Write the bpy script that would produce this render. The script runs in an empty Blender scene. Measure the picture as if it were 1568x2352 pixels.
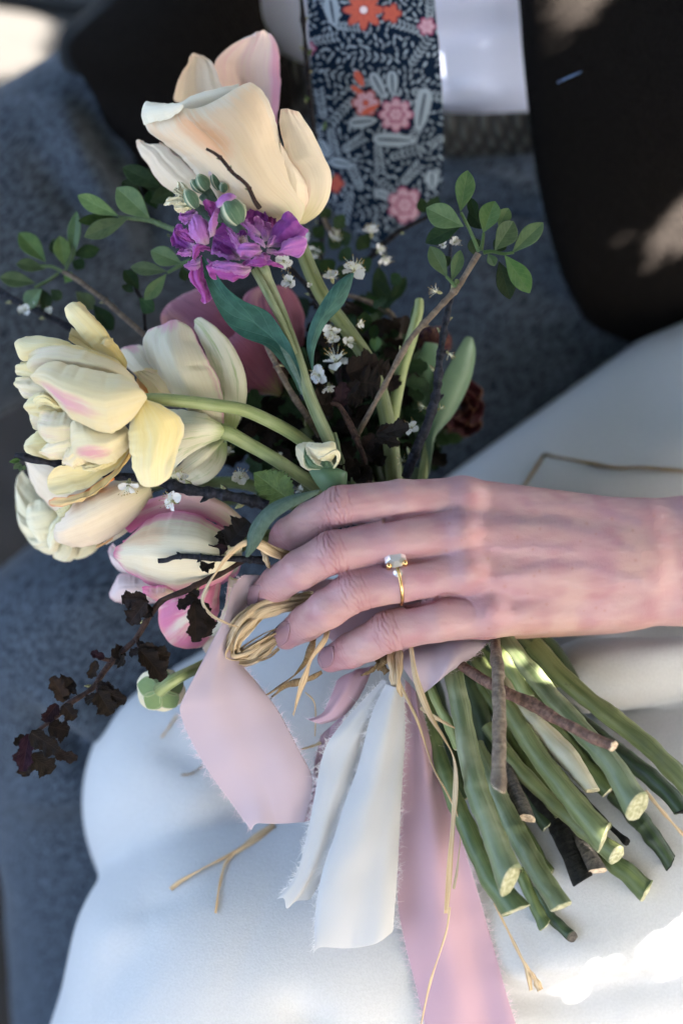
# A bride's hand on a loosely tied spring bouquet, in the lap of a man in a floral tie.
import bpy, math, random
import numpy as np
from mathutils import Vector, Matrix
from mathutils.bvhtree import BVHTree
rng = np.random.RandomState(7); random.seed(7)
SC = bpy.context.scene; COL = SC.collection

# ------------------------------------------------------------------ camera, sky, sun, exposure
PITCH = math.radians(50)
RX = np.array([1., 0, 0]); UY = np.array([0, math.sin(PITCH), math.cos(PITCH)]); NZ = np.array([0, -math.cos(PITCH), math.sin(PITCH)])
DIST = 1.0; FIELD = 0.4737; S = FIELD / 2352.
cam = bpy.data.cameras.new('camera'); camo = bpy.data.objects.new('camera', cam); COL.objects.link(camo)
camo.location = NZ * DIST; camo.rotation_euler = (math.radians(90) - PITCH, 0, 0)
cam.sensor_fit = 'VERTICAL'; cam.sensor_height = 36; cam.sensor_width = 24; cam.lens = 36 * DIST / FIELD
cam.clip_start = .01; cam.clip_end = 200
cam.dof.use_dof = True; cam.dof.focus_distance = DIST - .028; cam.dof.aperture_fstop = 2.8
SC.camera = camo
SUN = np.array([.60, -.34, .72]); SUN /= np.linalg.norm(SUN)
EL = math.asin(SUN[2]); ROT = math.atan2(SUN[0], SUN[1])
w = bpy.data.worlds.new('World'); SC.world = w; w.use_nodes = True
nt = w.node_tree; bg = nt.nodes['Background']
sky = nt.nodes.new('ShaderNodeTexSky'); sky.sky_type = 'NISHITA'; sky.sun_disc = False
sky.sun_elevation = EL; sky.sun_rotation = ROT; sky.air_density = 1.0; sky.dust_density = 6.8; sky.ozone_density = 1.0
nt.links.new(sky.outputs[0], bg.inputs[0]); bg.inputs[1].default_value = .05
sl = bpy.data.lights.new('sun', 'SUN'); sl.energy = 5.0; sl.angle = math.radians(.4); sl.color = (1, .91, .80)
so = bpy.data.objects.new('sun', sl); COL.objects.link(so)
so.rotation_euler = Vector(SUN).to_track_quat('Z', 'Y').to_euler()
SC.view_settings.view_transform = 'Standard'; SC.view_settings.look = 'None'; SC.view_settings.gamma = 1
SC.view_settings.exposure = 5.22
SC.render.engine = 'CYCLES'; SC.cycles.use_denoising = True
SC.cycles.max_bounces = 8; SC.cycles.diffuse_bounces = 2; SC.cycles.transparent_max_bounces = 8

# ------------------------------------------------------------------ helpers
def C(u, v, d=0.):                                  # traced point -> metres in the (right, up, toward viewer) frame
    return np.array([(u - 784) * S * (DIST - d), (1176 - v) * S * (DIST - d), d])
def FW(*p): p = np.array(p, float); return np.array([p @ RX, p @ UY, p @ NZ])   # world -> frame
def CW(p):                                          # frame -> world
    p = np.asarray(p, float)
    return p[..., :1] * RX + p[..., 1:2] * UY + p[..., 2:3] * NZ
class F:                                            # a tracing frame: offset and scale of the enlargement a shape was traced on
    def __init__(s, ox, oy, k): s.o = (ox, oy, k)
    def __call__(s, x, y, d=0.): ox, oy, k = s.o; return C(ox + x * k, oy + y * k, d)
    def r(s, px): return px * s.o[2] * S
fV = F(0, 0, 1); fA = F(0, 0, .5); fB = F(784, 0, .5); fC = F(0, 637, .40625); fD = F(539, 588, .375); fE = F(490, 1029, .375)
fG = F(980, 1029, .375); fH = F(0, 1127, .375); fI = F(343, 1372, .4375); fJ = F(882, 1421, .4375); fK = F(0, 1764, .5)
fL = F(588, 1764, .5); fM = F(343, 343, .28125); fT = F(686, 0, .25)
def pts(f, lst, d=0.):                              # [(x, y) or (x, y, mm)] -> frame points; mm is added to d
    return np.array([f(p[0], p[1], d + (p[2] / 1000. if len(p) > 2 else 0)) for p in lst])
def unit(v): v = np.asarray(v, float); return v / (np.linalg.norm(v, axis=-1, keepdims=True) + 1e-12)
def spl(P, n):                                      # Catmull-Rom through P, n samples evenly by chord
    P = np.asarray(P, float)
    if len(P) == 2: t = np.linspace(0, 1, n)[:, None]; return P[0] * (1 - t) + P[1] * t
    Q = np.vstack([2 * P[0] - P[1], P, 2 * P[-1] - P[-2]]); out = []
    for i in range(1, len(Q) - 2):
        t = np.linspace(0, 1, 12, endpoint=False)[:, None]; a, b, c, e = Q[i - 1], Q[i], Q[i + 1], Q[i + 2]
        out.append(.5 * (2 * b + (c - a) * t + (2 * a - 5 * b + 4 * c - e) * t * t + (3 * b - a - 3 * c + e) * t ** 3))
    out = np.vstack(out + [P[-1:]]); L = np.r_[0, np.cumsum(np.linalg.norm(np.diff(out, axis=0), axis=1))]
    x = np.linspace(0, L[-1], n); return np.stack([np.interp(x, L, out[:, k]) for k in range(out.shape[1])], 1)
def fbm(P, sc, seed=0, oct=3):                      # cheap smooth noise from rotated sines, about -1..1
    r = np.random.RandomState(seed); P = np.asarray(P, float); out = np.zeros(P.shape[:-1]); a = 1.; tot = 0
    for o in range(oct):
        for k in range(4):
            dv = unit(r.randn(P.shape[-1])); out += a * np.sin(P @ dv * sc * (1.7 ** o) * r.uniform(.7, 1.3) + r.uniform(0, 6.28) + .8 * np.sin(P @ unit(r.randn(P.shape[-1])) * sc * .7 + k))
        tot += a * 2; a *= .55
    return out / tot

class Geo:                                          # collects verts / faces / uvs for one mesh object
    def __init__(s): s.v = []; s.f = []; s.uv = []; s.n = 0; s.mi = []
    def add(s, V, Fc, UV=None, mi=0):
        V = np.asarray(V, float).reshape(-1, 3); s.v.append(V); s.f += [tuple(int(i) + s.n for i in f) for f in Fc]
        s.uv.append(np.zeros((len(V), 2)) if UV is None else np.asarray(UV, float).reshape(-1, 2)); s.mi += [mi] * len(Fc); s.n += len(V); return s
    def grid(s, A, UV=None, closed=False, mi=0):
        n, m = A.shape[:2]; Fc = []
        mm = m if closed else m - 1
        for i in range(n - 1):
            for j in range(mm):
                k = (j + 1) % m; Fc.append((i * m + j, i * m + k, (i + 1) * m + k, (i + 1) * m + j))
        if UV is None:
            a, b = np.meshgrid(np.linspace(0, 1, n), np.linspace(0, 1, m), indexing='ij'); UV = np.stack([a, b], -1)
        return s.add(A.reshape(-1, 3), Fc, UV.reshape(-1, 2), mi)
def mesh_from(V, Fc, UV, name, mats, mi=None, smooth=True):
    me = bpy.data.meshes.new(name); me.from_pydata([tuple(p) for p in V], [], Fc)
    if UV is not None:
        ul = me.uv_layers.new(name='UVMap'); li = np.empty(len(me.loops), int); me.loops.foreach_get('vertex_index', li)
        ul.data.foreach_set('uv', np.asarray(UV)[li].ravel())
    for m in mats: me.materials.append(m)
    if mi is not None and len(mats) > 1: me.polygons.foreach_set('material_index', mi)
    if smooth: me.polygons.foreach_set('use_smooth', [True] * len(me.polygons))
    me.update(); return me
def link(name, me, parent=None, kind=None):
    o = bpy.data.objects.new(name, me); COL.objects.link(o)
    if parent is not None: o.parent = parent
    if kind: o['kind'] = kind
    return o
def org(parent):                                    # world origin of a part's root thing
    p = np.zeros(3)
    while parent is not None: p = p + np.array(parent.location); parent = parent.parent
    return p
def build(name, geo, mats, parent=None, thick=0., sub=0, kind=None, smooth=True):
    if not isinstance(mats, (list, tuple)): mats = [mats]
    V = CW(np.vstack(geo.v)) - org(parent)
    me = mesh_from(V, geo.f, np.vstack(geo.uv), name, mats, geo.mi, smooth); o = link(name, me, parent, kind)
    if thick:
        md = o.modifiers.new('shell', 'SOLIDIFY'); md.thickness = thick; md.offset = 0
    if sub:
        md = o.modifiers.new('smooth', 'SUBSURF'); md.levels = md.render_levels = sub
    return o
def thing(name, label, cat, at, group=None):        # an Empty at the thing's base, parent of its parts
    o = bpy.data.objects.new(name, None); COL.objects.link(o); o.empty_display_size = .01
    o.location = CW(at); tag(o, label, cat, group); return o
def tag(o, label, cat, group=None):
    o['label'] = label; o['category'] = cat
    if group: o['group'] = group
    return o

def sheet_arr(L, R, T=None, B=None, n=22, m=12, bulge=0., ruffle=0., rf=5., seed=0, prof=1., curl=0., rib=0., edge=0.):
    """Coons patch between the two long edges L and R (base to tip), optional tip edge T and base edge B; bulge in metres along the normal."""
    L = spl(L, n); R = spl(R, n)
    if edge:                                        # uneven outline
        rr_ = np.random.RandomState(seed + 5 + int(abs(L[0, 0] * 1e5)) % 999); env = np.clip(np.linspace(0, 1, n) * 3, 0, 1)[:, None]
        for Q in (L, R): wd_ = R - L if Q is R else L - R; a_ = np.cumsum(rr_.randn(n)) * .25 + rr_.randn(n) * .45; a_ = a_ - np.linspace(a_[0], a_[-1], n); Q += unit(wd_ + 1e-9) * (a_[:, None] * edge * env) * np.clip(1.06 - np.linspace(0, 1, n) ** 8, 0, 1)[:, None]
    s = np.linspace(0, 1, n)[:, None, None]; t = np.linspace(0, 1, m)[None, :, None]
    A = L[:, None] * (1 - t) + R[:, None] * t
    for E, e in ((T, 1), (B, 0)):
        if E is not None:
            E = np.vstack([L[-1 if e else 0][None], np.asarray(E), R[-1 if e else 0][None]]); E = spl(E, m)
            dl = E - (E[0] * (1 - t[0]) + E[-1] * t[0]); A = A + dl[None] * ((s if e else 1 - s) ** 2)
    ds = np.gradient(A, axis=0); dt = np.gradient(A, axis=1); nn = unit(np.cross(ds, dt) + 1e-12)
    nm = unit(nn.reshape(-1, 3).mean(0)); nm = nm if nm[2] > 0 else -nm
    nn = np.where((nn @ nm)[..., None] < 0, -nn, nn)
    nn = unit(nn * .5 + nm * .5)
    tt = t[..., 0] * 2 - 1; ss = s[..., 0]
    pr = (1 - np.abs(tt) ** 2) ** (.22 + .78 * prof) * (np.sin(np.pi * np.clip(ss * .86 + .1, 0, 1)) ** .6)
    dsp = bulge * pr
    if curl: dsp = dsp + curl * (np.clip((ss - .75) / .25, 0, 1) ** 2)
    if rib:                                         # fine lengthwise ridges, with slow puckers
        r = np.random.RandomState(seed + 31); q = r.uniform(0, 6.28, 5); dsp = dsp + rib * (np.sin(tt * 13 + q[0] + ss * 1.5) * .5 + np.sin(tt * 23 + q[1] - ss * 2) * .35 + np.sin(tt * 5 + q[2] + ss * 4) * .8) * np.clip(ss * 4, 0, 1) * (.35 + .65 * ss)
    if ruffle:
        r = np.random.RandomState(seed + 11); ph = r.uniform(0, 6.28, 6)
        e = np.clip(np.abs(tt) * 1.0, 0, 1) ** 3 + np.clip((ss - .7) / .3, 0, 1) ** 2
        sg = np.where(tt < 0, 1, -1.)
        dsp = dsp + ruffle * np.minimum(e, 1.2) * (np.sin(ss * rf * 6.28 + ph[0] + sg * 1.3) * .6 + np.sin(ss * rf * 11 + ph[1] + tt * 4) * .4) + ruffle * .35 * np.sin(tt * 7 + ph[2] + ss * 3)
    return A + nn * dsp[..., None]
def sheet(name, L, R, mat, parent, thick=.00016, sub=1, **k):
    g = Geo().grid(sheet_arr(L, R, **k)); return build(name, g, mat, parent, thick, sub)
def frames(P):
    T = unit(np.gradient(P, axis=0)); N = np.zeros_like(P); a = np.array([.13, .31, .94]); a = unit(a - T[0] * (a @ T[0])); N[0] = a
    for i in range(1, len(P)): a = N[i - 1] - T[i] * (N[i - 1] @ T[i]); N[i] = unit(a)
    return T, N, np.cross(T, N)
def tube_geo(g, path, rad, n=24, seg=10, wob=0., seed=0, flat=1., cap=True, mi=0, capmi=None, knots=()):
    P = spl(path, n); R = np.interp(np.linspace(0, 1, n), np.linspace(0, 1, len(np.atleast_1d(rad))), np.atleast_1d(rad)); T, N, Bn = frames(P)
    for (ks, kw, ka) in knots: R = R * (1 + ka * np.exp(-((np.linspace(0, 1, n) - ks) / kw) ** 2))
    a = np.linspace(0, 2 * np.pi, seg, endpoint=False)[None, :, None]
    A = P[:, None] + R[:, None, None] * (np.cos(a) * N[:, None] + flat * np.sin(a) * Bn[:, None])
    if wob: A = A + (wob * fbm(A * 1.0, 500, seed, 2))[..., None] * unit(A - P[:, None]) + (wob * fbm(P, 90, seed + 3, 2))[:, None, None] * N[:, None]
    g.grid(A, None, True, mi)
    if cap:
        for e in (0, n - 1):
            c = A[e].mean(0) + (T[e] * R[e] * .12) * (1 if e else -1); V = np.vstack([A[e], c]); g.add(V, [(i, (i + 1) % seg, seg) for i in range(seg)], None, mi if (capmi is None or e == 0) else capmi)
    return A
def tube(name, path, rad, mat, parent, **k):
    g = Geo(); tube_geo(g, path, rad, **k); return build(name, g, mat, parent)
def strip_geo(g, path, wid, n=30, m=5, twist=0., tw0=0., cup=.25, seed=0, wv=0.):
    """A narrow flat band (raffia, ribbon end) along a path; twist in turns."""
    P = spl(path, n); T, N, Bn = frames(P); r = np.random.RandomState(seed)
    side = unit(np.cross(T, np.array([0, 0, 1.]) + 0 * T)); nor = np.cross(side, T)
    s = np.linspace(0, 1, n); a = tw0 + twist * 6.283 * s + .5 * np.sin(s * 7 + r.uniform(0, 6)) * (1 if twist else .3)
    W = np.interp(s, np.linspace(0, 1, len(np.atleast_1d(wid))), np.atleast_1d(wid)) * (1 + .18 * np.sin(s * 19 + r.uniform(0, 6)))
    if wv: P = P + (wv * fbm(P, 60, seed, 2))[:, None] * nor + (wv * fbm(P, 60, seed + 1, 2))[:, None] * side
    t = np.linspace(-1, 1, m); e1 = np.cos(a)[:, None] * side + np.sin(a)[:, None] * nor; e2 = -np.sin(a)[:, None] * side + np.cos(a)[:, None] * nor
    A = P[:, None] + (W[:, None] * .5 * t[None])[..., None] * e1[:, None] + (W[:, None] * cup * .5 * (1 - t[None] ** 2))[..., None] * e2[:, None]
    g.grid(A)
def strip(name, path, wid, mat, parent, **k):
    g = Geo(); strip_geo(g, path, wid, **k); return build(name, g, mat, parent, .00025)

PROF = {'obovate': lambda s: np.sin(np.pi * np.clip(s, 0, 1) ** 1.35) ** .8, 'elliptic': lambda s: np.sin(np.pi * s) ** .9,
        'lance': lambda s: np.sin(np.pi * s ** .8) ** .8, 'lobed': lambda s: np.sin(np.pi * np.clip(s * .93 + .03, 0, 1) ** .85) ** .55 * (1 + .22 * np.sin(s * 15 - 1)),
        'round': lambda s: np.sqrt(np.clip(1 - (2 * s - 1) ** 2, 0, 1)), 'spoon': lambda s: np.sin(np.pi * s ** 1.8) ** .7}
def leaf_geo(g, b, t, wid, kind='obovate', roll=0., fold=.25, bend=.1, serr=0., nser=9, n=14, m=7, ripple=0., seed=0, mi=0):
    ax = t - b; ln = np.linalg.norm(ax); ax = ax / ln; side = unit(np.cross(ax, [0, 0, 1.])); nor = np.cross(side, ax)
    if nor[2] < 0: nor = -nor
    side, nor = math.cos(roll) * side + math.sin(roll) * nor, -math.sin(roll) * side + math.cos(roll) * nor
    s = np.linspace(0.0, 1, n); w_ = PROF[kind](s) * wid * .5 + wid * .012
    if serr: w_ = w_ * (1 + serr * (1 - 2 * ((s * nser) % 1.)))
    q = np.linspace(-1, 1, m)
    A = b + (ax * ln)[None, None] * s[:, None, None] + side * (w_[:, None] * q[None])[..., None]
    if kind == 'lobed': A = A + ax * (ln * .16 * (np.abs(q) ** 1.5)[None] * np.sin(np.pi * s)[:, None])[..., None]
    dz = fold * np.abs(q)[None] * w_[:, None] - bend * ln * (s ** 1.7)[:, None]
    if ripple: dz = dz + ripple * wid * np.sin(s[:, None] * 22 + seed) * np.abs(q)[None] ** 1.5
    A = A + nor * dz[..., None]
    g.grid(A, None, False, mi)
def leaf(name, b, t, wid, mat, parent, thick=.0003, sub=1, **k):
    g = Geo(); leaf_geo(g, b, t, wid, **k); return build(name, g, mat, parent, thick, sub)

def quad_subdiv(V, Q):                              # every quad into four, new points on the old surface
    e = np.sort(np.vstack([Q[:, [0, 1]], Q[:, [1, 2]], Q[:, [2, 3]], Q[:, [3, 0]]]), 1); E, inv_ = np.unique(e, axis=0, return_inverse=True); inv_ = inv_.ravel(); n, m, k = len(V), len(E), len(Q)
    V2 = np.vstack([V, V[E].mean(1), V[Q].mean(1)]); a, b, c, d = [n + inv_[i * k:(i + 1) * k] for i in range(4)]; f = n + m + np.arange(k)
    return V2, np.vstack([np.stack([Q[:, 0], a, f, d], 1), np.stack([a, Q[:, 1], b, f], 1), np.stack([f, b, Q[:, 2], c], 1), np.stack([d, f, c, Q[:, 3]], 1)])
def surface_nets(vol, o, h):
    X, Y, Z = vol.shape; ins = vol < 0
    cnt = np.zeros((X - 1, Y - 1, Z - 1), np.int8); sl_ = lambda d, N: slice(d, N - 1 + d)
    for dx in (0, 1):
        for dy in (0, 1):
            for dz in (0, 1): cnt += ins[sl_(dx, X), sl_(dy, Y), sl_(dz, Z)]
    ii = np.argwhere((cnt > 0) & (cnt < 8)); idx = -np.ones(cnt.shape, np.int64); idx[tuple(ii.T)] = np.arange(len(ii))
    acc = np.zeros((len(ii), 3)); num = np.zeros(len(ii)); cs = [(a, b, c) for a in (0, 1) for b in (0, 1) for c in (0, 1)]
    for a in cs:
        for ax in range(3):
            if a[ax]: continue
            b = list(a); b[ax] = 1; va = vol[tuple((ii + a).T)]; vb = vol[tuple((ii + b).T)]; m = (va < 0) != (vb < 0)
            t = va[m] / (va[m] - vb[m]); p = np.tile(np.array(a, float), (m.sum(), 1)); p[:, ax] += t; acc[m] += p; num[m] += 1
    V = o + h * (ii + acc / num[:, None]); Q = []
    for ax in range(3):
        u, w_ = (ax + 1) % 3, (ax + 2) % 3; s0 = [slice(None)] * 3; s1 = [slice(None)] * 3; s0[ax] = slice(0, -1); s1[ax] = slice(1, None)
        e = np.argwhere(ins[tuple(s0)] != ins[tuple(s1)]); ok = (e[:, u] > 0) & (e[:, w_] > 0) & (e[:, u] < vol.shape[u] - 1) & (e[:, w_] < vol.shape[w_] - 1); e = e[ok]
        if not len(e): continue
        q = []
        for du, dw in ((1, 1), (0, 1), (0, 0), (1, 0)):
            c = e.copy(); c[:, u] -= du; c[:, w_] -= dw; q.append(idx[tuple(c.T)])
        q = np.stack(q, 1); fl = ~ins[tuple(e.T)]; q[fl] = q[fl][:, ::-1]; Q.append(q)
    return V, np.vstack(Q)
def rcone(P, a, b, ra, rb):                         # distance to a cone-shaped capsule
    ab = b - a; t = np.clip(((P - a) @ ab) / (ab @ ab), 0, 1); return np.linalg.norm(P - a - t[..., None] * ab, axis=-1) - (ra + (rb - ra) * t)
def smin(a, b, k): h_ = np.clip(.5 + .5 * (b - a) / k, 0, 1); return b + (a - b) * h_ - k * h_ * (1 - h_)
def lap_smooth(V, Q, it=2, lam=.5):
    e = np.vstack([Q[:, [0, 1]], Q[:, [1, 2]], Q[:, [2, 3]], Q[:, [3, 0]]]); n = len(V)
    for _ in range(it):
        acc = np.zeros_like(V); c = np.zeros(n)
        for k in range(3): acc[:, k] = np.bincount(e[:, 0], V[e[:, 1], k], n) + np.bincount(e[:, 1], V[e[:, 0], k], n)
        c = np.bincount(e[:, 0], minlength=n) + np.bincount(e[:, 1], minlength=n); V = V + lam * (acc / c[:, None] - V)
    return V
def vnorm(V, Q):
    fn = np.cross(V[Q[:, 2]] - V[Q[:, 0]], V[Q[:, 3]] - V[Q[:, 1]]); N = np.zeros_like(V)
    for j in range(4):
        for k in range(3): N[:, k] += np.bincount(Q[:, j], fn[:, k], len(V))
    return unit(N)
def volume(lo, hi, h):
    lo = np.array(lo); n = np.ceil((np.array(hi) - lo) / h).astype(int) + 1
    G = np.stack(np.meshgrid(*[lo[k] + h * np.arange(n[k]) for k in range(3)], indexing='ij'), -1); return lo, G

# ------------------------------------------------------------------ materials (all procedural)
def lin(c): return tuple(((x / 255.) / 12.92 if x < 10.3 else ((x / 255. + .055) / 1.055) ** 2.4) for x in c)
class NG:
    def __init__(s, name):
        s.m = bpy.data.materials.new(name); s.m.use_nodes = True; s.t = s.m.node_tree; s.b = s.t.nodes['Principled BSDF']; s.out = s.t.nodes['Material Output']
    def set(s, sock, v):
        if hasattr(v, 'is_linked') or isinstance(v, bpy.types.NodeSocket): s.t.links.new(v, sock)
        elif isinstance(v, tuple) and len(v) == 3 and sock.type == 'RGBA': sock.default_value = (*v, 1)
        else: sock.default_value = v
    def n(s, typ, out=0, **k):
        nd = s.t.nodes.new('ShaderNode' + typ)
        for a in [a for a in k if a.startswith('_')]: setattr(nd, a[1:], k.pop(a))
        for a, v in k.items(): s.set(nd.inputs[int(a[1:])] if a[0] == 'i' and a[1:].isdigit() else nd.inputs[a], v)
        return nd.outputs[out]
    def math(s, op, a, b=0., c=0., clamp=False): return s.n('Math', _operation=op, _use_clamp=clamp, i0=a, i1=b, i2=c)
    def mix(s, f, a, b):
        nd = s.t.nodes.new('ShaderNodeMix'); nd.data_type = 'RGBA'; s.set(nd.inputs[0], f); s.set(nd.inputs[6], a); s.set(nd.inputs[7], b); return nd.outputs[2]
    def step(s, x, a, b): return s.n('MapRange', _interpolation_type='SMOOTHSTEP', i0=x, i1=a, i2=b)
    def noise(s, vec, scale, detail=3., rough=.55): return s.n('TexNoise', Vector=vec, Scale=scale, Detail=detail, Roughness=rough)
    def obj(s): return s.n('TexCoord', 3)
    def uv(s): return s.n('TexCoord', 2)
    def bump(s, h, strength=.3, dist=.001): s.set(s.b.inputs['Normal'], s.n('Bump', Strength=strength, Distance=dist, Height=h))
    def color(s, c): s.set(s.b.inputs['Base Color'], c); s.col = c
    def p(s, **k):
        for a, v in k.items(): s.set(s.b.inputs[a.replace('_', ' ')], v)
    def translucent(s, f, c=None):
        tr = s.n('BsdfTranslucent', Color=c if c is not None else s.col); mx = s.n('MixShader', i0=f, i1=s.b.outputs[0], i2=tr); s.t.links.new(mx, s.out.inputs[0])
def plain(name, c, c2=None, rough=.6, sc=300., bump=.2, dist=.0004, spec=.3, trans=0., detail=4.):
    g = NG(name); c2 = c2 or tuple(x * .6 for x in c); o = g.obj(); f = g.noise(o, sc, detail)
    g.color(g.mix(g.step(f, .35, .68), c2, c)); g.p(Roughness=rough); g.p(Specular_IOR_Level=spec)
    if bump: g.bump(f, bump, dist)
    if trans: g.translucent(trans)
    return g.m
def petal_mat(name, base, tip=None, edge=None, streak=None, edge_w=.35, edge_amt=1., tip_from=.4, tip_to=1., streak_amt=.4, trans=.20, freq=26., foot=None, blush=None, rough=.5, rnd=.07):
    """Petal colour along (u = base to tip) and across (v) the petal, with fine veins."""
    g = NG(name); sx = g.n('SeparateXYZ', 0, Vector=g.uv()); sy = g.n('SeparateXYZ', 1, Vector=g.uv()); ob = g.obj()
    nb = g.noise(ob, 70., 3.); at = g.math('ABSOLUTE', g.math('MULTIPLY_ADD', sy, 2., -1.))
    vv = g.n('CombineXYZ', X=g.math('MULTIPLY', sx, 1.6), Y=g.math('MULTIPLY', sy, freq), Z=g.math('MULTIPLY', nb, 1.2)); nv = g.noise(vv, 1., 4., .6)
    vf = g.n('CombineXYZ', X=g.math('MULTIPLY', sx, 2.4), Y=g.math('MULTIPLY', sy, freq * 3.2), Z=nb); nf = g.noise(vf, 1., 3., .6)
    col = base
    if tip: col = g.mix(g.step(g.math('ADD', sx, g.math('MULTIPLY_ADD', nv, .5, -.25)), tip_from, tip_to), col, tip)
    if foot: col = g.mix(g.step(g.math('ADD', sx, g.math('MULTIPLY_ADD', nv, .5, -.25)), .36, .0), col, foot)
    if blush:                                       # (colour, u, v, radius u, radius v, amount)
        cb, bu, bv, ru, rv, am = blush
        q = g.math('ADD', g.math('POWER', g.math('ABSOLUTE', g.math('DIVIDE', g.math('SUBTRACT', sx, bu), ru)), 2.), g.math('POWER', g.math('ABSOLUTE', g.math('DIVIDE', g.math('SUBTRACT', sy, bv), rv)), 2.))
        q = g.math('ADD', q, g.math('MULTIPLY_ADD', nv, 1.2, -.6)); col = g.mix(g.math('MULTIPLY', g.step(q, 1.1, -.1), am), col, cb)
    if edge:
        e = g.math('ADD', g.math('MAXIMUM', at, g.math('MULTIPLY_ADD', g.math('POWER', sx, 3.), 1., 0.)), g.math('MULTIPLY_ADD', nv, .6, -.3)); col = g.mix(g.math('MULTIPLY', g.step(e, 1. - edge_w, 1.02), edge_amt), col, edge)
    if streak: col = g.mix(g.math('MULTIPLY', g.step(nv, .5, .68), streak_amt), col, streak)
    col = g.mix(g.math('MULTIPLY', g.step(nf, .56, .34), .18), col, tuple(x * y for x, y in zip(base, (.80, .72, .58))))
    col = g.n('HueSaturation', Value=g.math('MULTIPLY_ADD', g.n('ObjectInfo', 5), rnd * 2, 1.02 - rnd), Color=col)
    g.color(col); g.p(Roughness=rough, Specular_IOR_Level=.25); g.p(Sheen_Weight=.15, Sheen_Roughness=.5)
    g.bump(g.math('ADD', nf, g.math('MULTIPLY', nv, 1.3)), .38, .0006); g.translucent(trans); return g.m
def leaf_mat(name, c, c2, vein=None, rough=.5, trans=.2, sc=160., back=None, nv_=9., bumpd=.0006, spec=.3):
    g = NG(name); u = g.uv(); sx = g.n('SeparateXYZ', 0, Vector=u); sy = g.n('SeparateXYZ', 1, Vector=u); at = g.math('ABSOLUTE', g.math('MULTIPLY_ADD', sy, 2., -1.))
    f = g.noise(g.obj(), sc, 4.); col = g.mix(g.step(f, .3, .7), c2, c)
    rid = g.math('ABSOLUTE', g.math('SINE', g.math('MULTIPLY', g.math('SUBTRACT', sx, g.math('MULTIPLY', at, .28)), nv_ * 3.14159)))
    vn = g.math('MAXIMUM', g.step(rid, .22, .03), g.step(at, .09, .02)); col = g.mix(g.math('MULTIPLY', vn, .55), col, vein or tuple(min(1, x * 1.7 + .02) for x in c))
    if back: col = g.mix(g.n('NewGeometry', 6), col, back)
    rn = g.n('ObjectInfo', 5); col = g.n('HueSaturation', Hue=g.math('MULTIPLY_ADD', rn, -.035, .517), Saturation=g.math('MULTIPLY_ADD', g.math('FRACT', g.math('MULTIPLY', rn, 7.3)), .3, .8), Value=g.math('MULTIPLY_ADD', g.math('FRACT', g.math('MULTIPLY', rn, 3.7)), .75, .68), Color=col)
    g.color(col); g.p(Roughness=rough, Specular_IOR_Level=spec); g.bump(g.math('ADD', g.math('MULTIPLY', f, .5), g.math('MULTIPLY', vn, -.7)), .5, bumpd)
    g.translucent(trans); return g.m
def stem_mat(name, c, c2, stripe=None, freq=9., trans=0.05, rough=.42):
    g = NG(name); u = g.uv(); sx = g.n('SeparateXYZ', 0, Vector=u); sy = g.n('SeparateXYZ', 1, Vector=u); ob = g.obj()
    v = g.n('CombineXYZ', X=g.math('MULTIPLY', sx, 2.2), Y=g.math('MULTIPLY', sy, freq), Z=g.noise(ob, 25., 2.)); f = g.noise(v, 1., 4., .6); f2 = g.noise(ob, 45., 3.)
    col = g.mix(g.step(f, .35, .65), c2, c); col = g.mix(g.math('MULTIPLY', g.step(f2, .5, .72), .55), col, stripe or tuple(min(1, x * 1.45) for x in c)); col = g.mix(g.math('MULTIPLY', g.step(g.noise(ob, 260., 4., .7), .60, .74), .5), col, tuple(x * .45 + .012 for x in c2))
    g.color(col); g.p(Roughness=rough, Specular_IOR_Level=.4); g.bump(f, .35, .0006); return g.m
def bark_mat(name, c, c2, rough=.6, sc=420.):
    g = NG(name); u = g.uv(); ob = g.obj(); f = g.noise(ob, sc, 5., .65); sx = g.n('SeparateXYZ', 0, Vector=u)
    f2 = g.noise(g.n('CombineXYZ', X=g.math('MULTIPLY', sx, 40.), Y=f), 1., 3.)
    g.color(g.mix(g.step(g.math('ADD', g.math('MULTIPLY', f, .6), g.math('MULTIPLY', f2, .4)), .38, .66), c2, c)); g.p(Roughness=rough, Specular_IOR_Level=.10); g.bump(g.math('ADD', f, f2), .8, .0011); return g.m
fN = F(176.4, 58.8, .375); fQ = F(0, 686, .375); fR = F(637, 539, .3125)

# ------------------------------------------------------------------ fabrics
def fabric(name, c, c2, weave=900., mel=0., mel_sc=120., bump=.25, dist=.0004, rough=.8, sheen=.3, stretch=(1, 1, 1), twill=0., spec=.03, rot=(0, 0, 0)):
    g = NG(name); o = g.obj(); mp = g.n('Mapping', Vector=g.n('Mapping', Vector=o, Rotation=rot), Scale=stretch); f = g.noise(mp, weave, 3., .6); f2 = g.noise(mp, mel_sc, 5., .62)
    k = g.math('ADD', g.math('MULTIPLY', f, 1 - mel), g.math('MULTIPLY', f2, mel))
    if twill:
        wv = g.n('TexWave', Vector=g.n('Mapping', Vector=o, Rotation=(.4, .3, .75)), Scale=twill, Distortion=3., Detail=2., **{'Detail Scale': 2.}); k = g.math('ADD', g.math('MULTIPLY', k, .72), g.math('MULTIPLY', wv, .28))
    g.color(g.mix(g.step(k, .34, .66), c2, c)); g.p(Roughness=rough, Specular_IOR_Level=spec, Sheen_Weight=sheen, Sheen_Roughness=.45); g.bump(k, bump, dist); return g.m
M_DRESS = fabric('ivory_crepe', (.51, .512, .518), (.47, .473, .48), 1000., bump=.5, dist=.0006, rough=.55, sheen=.1)
M_TROUS = fabric('blue_wool', (.088, .109, .138), (.009, .014, .023), 1000., .12, 420., .5, .0006, .9, .12, stretch=(1, .16, .6), rot=(.3, .2, .75))
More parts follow.
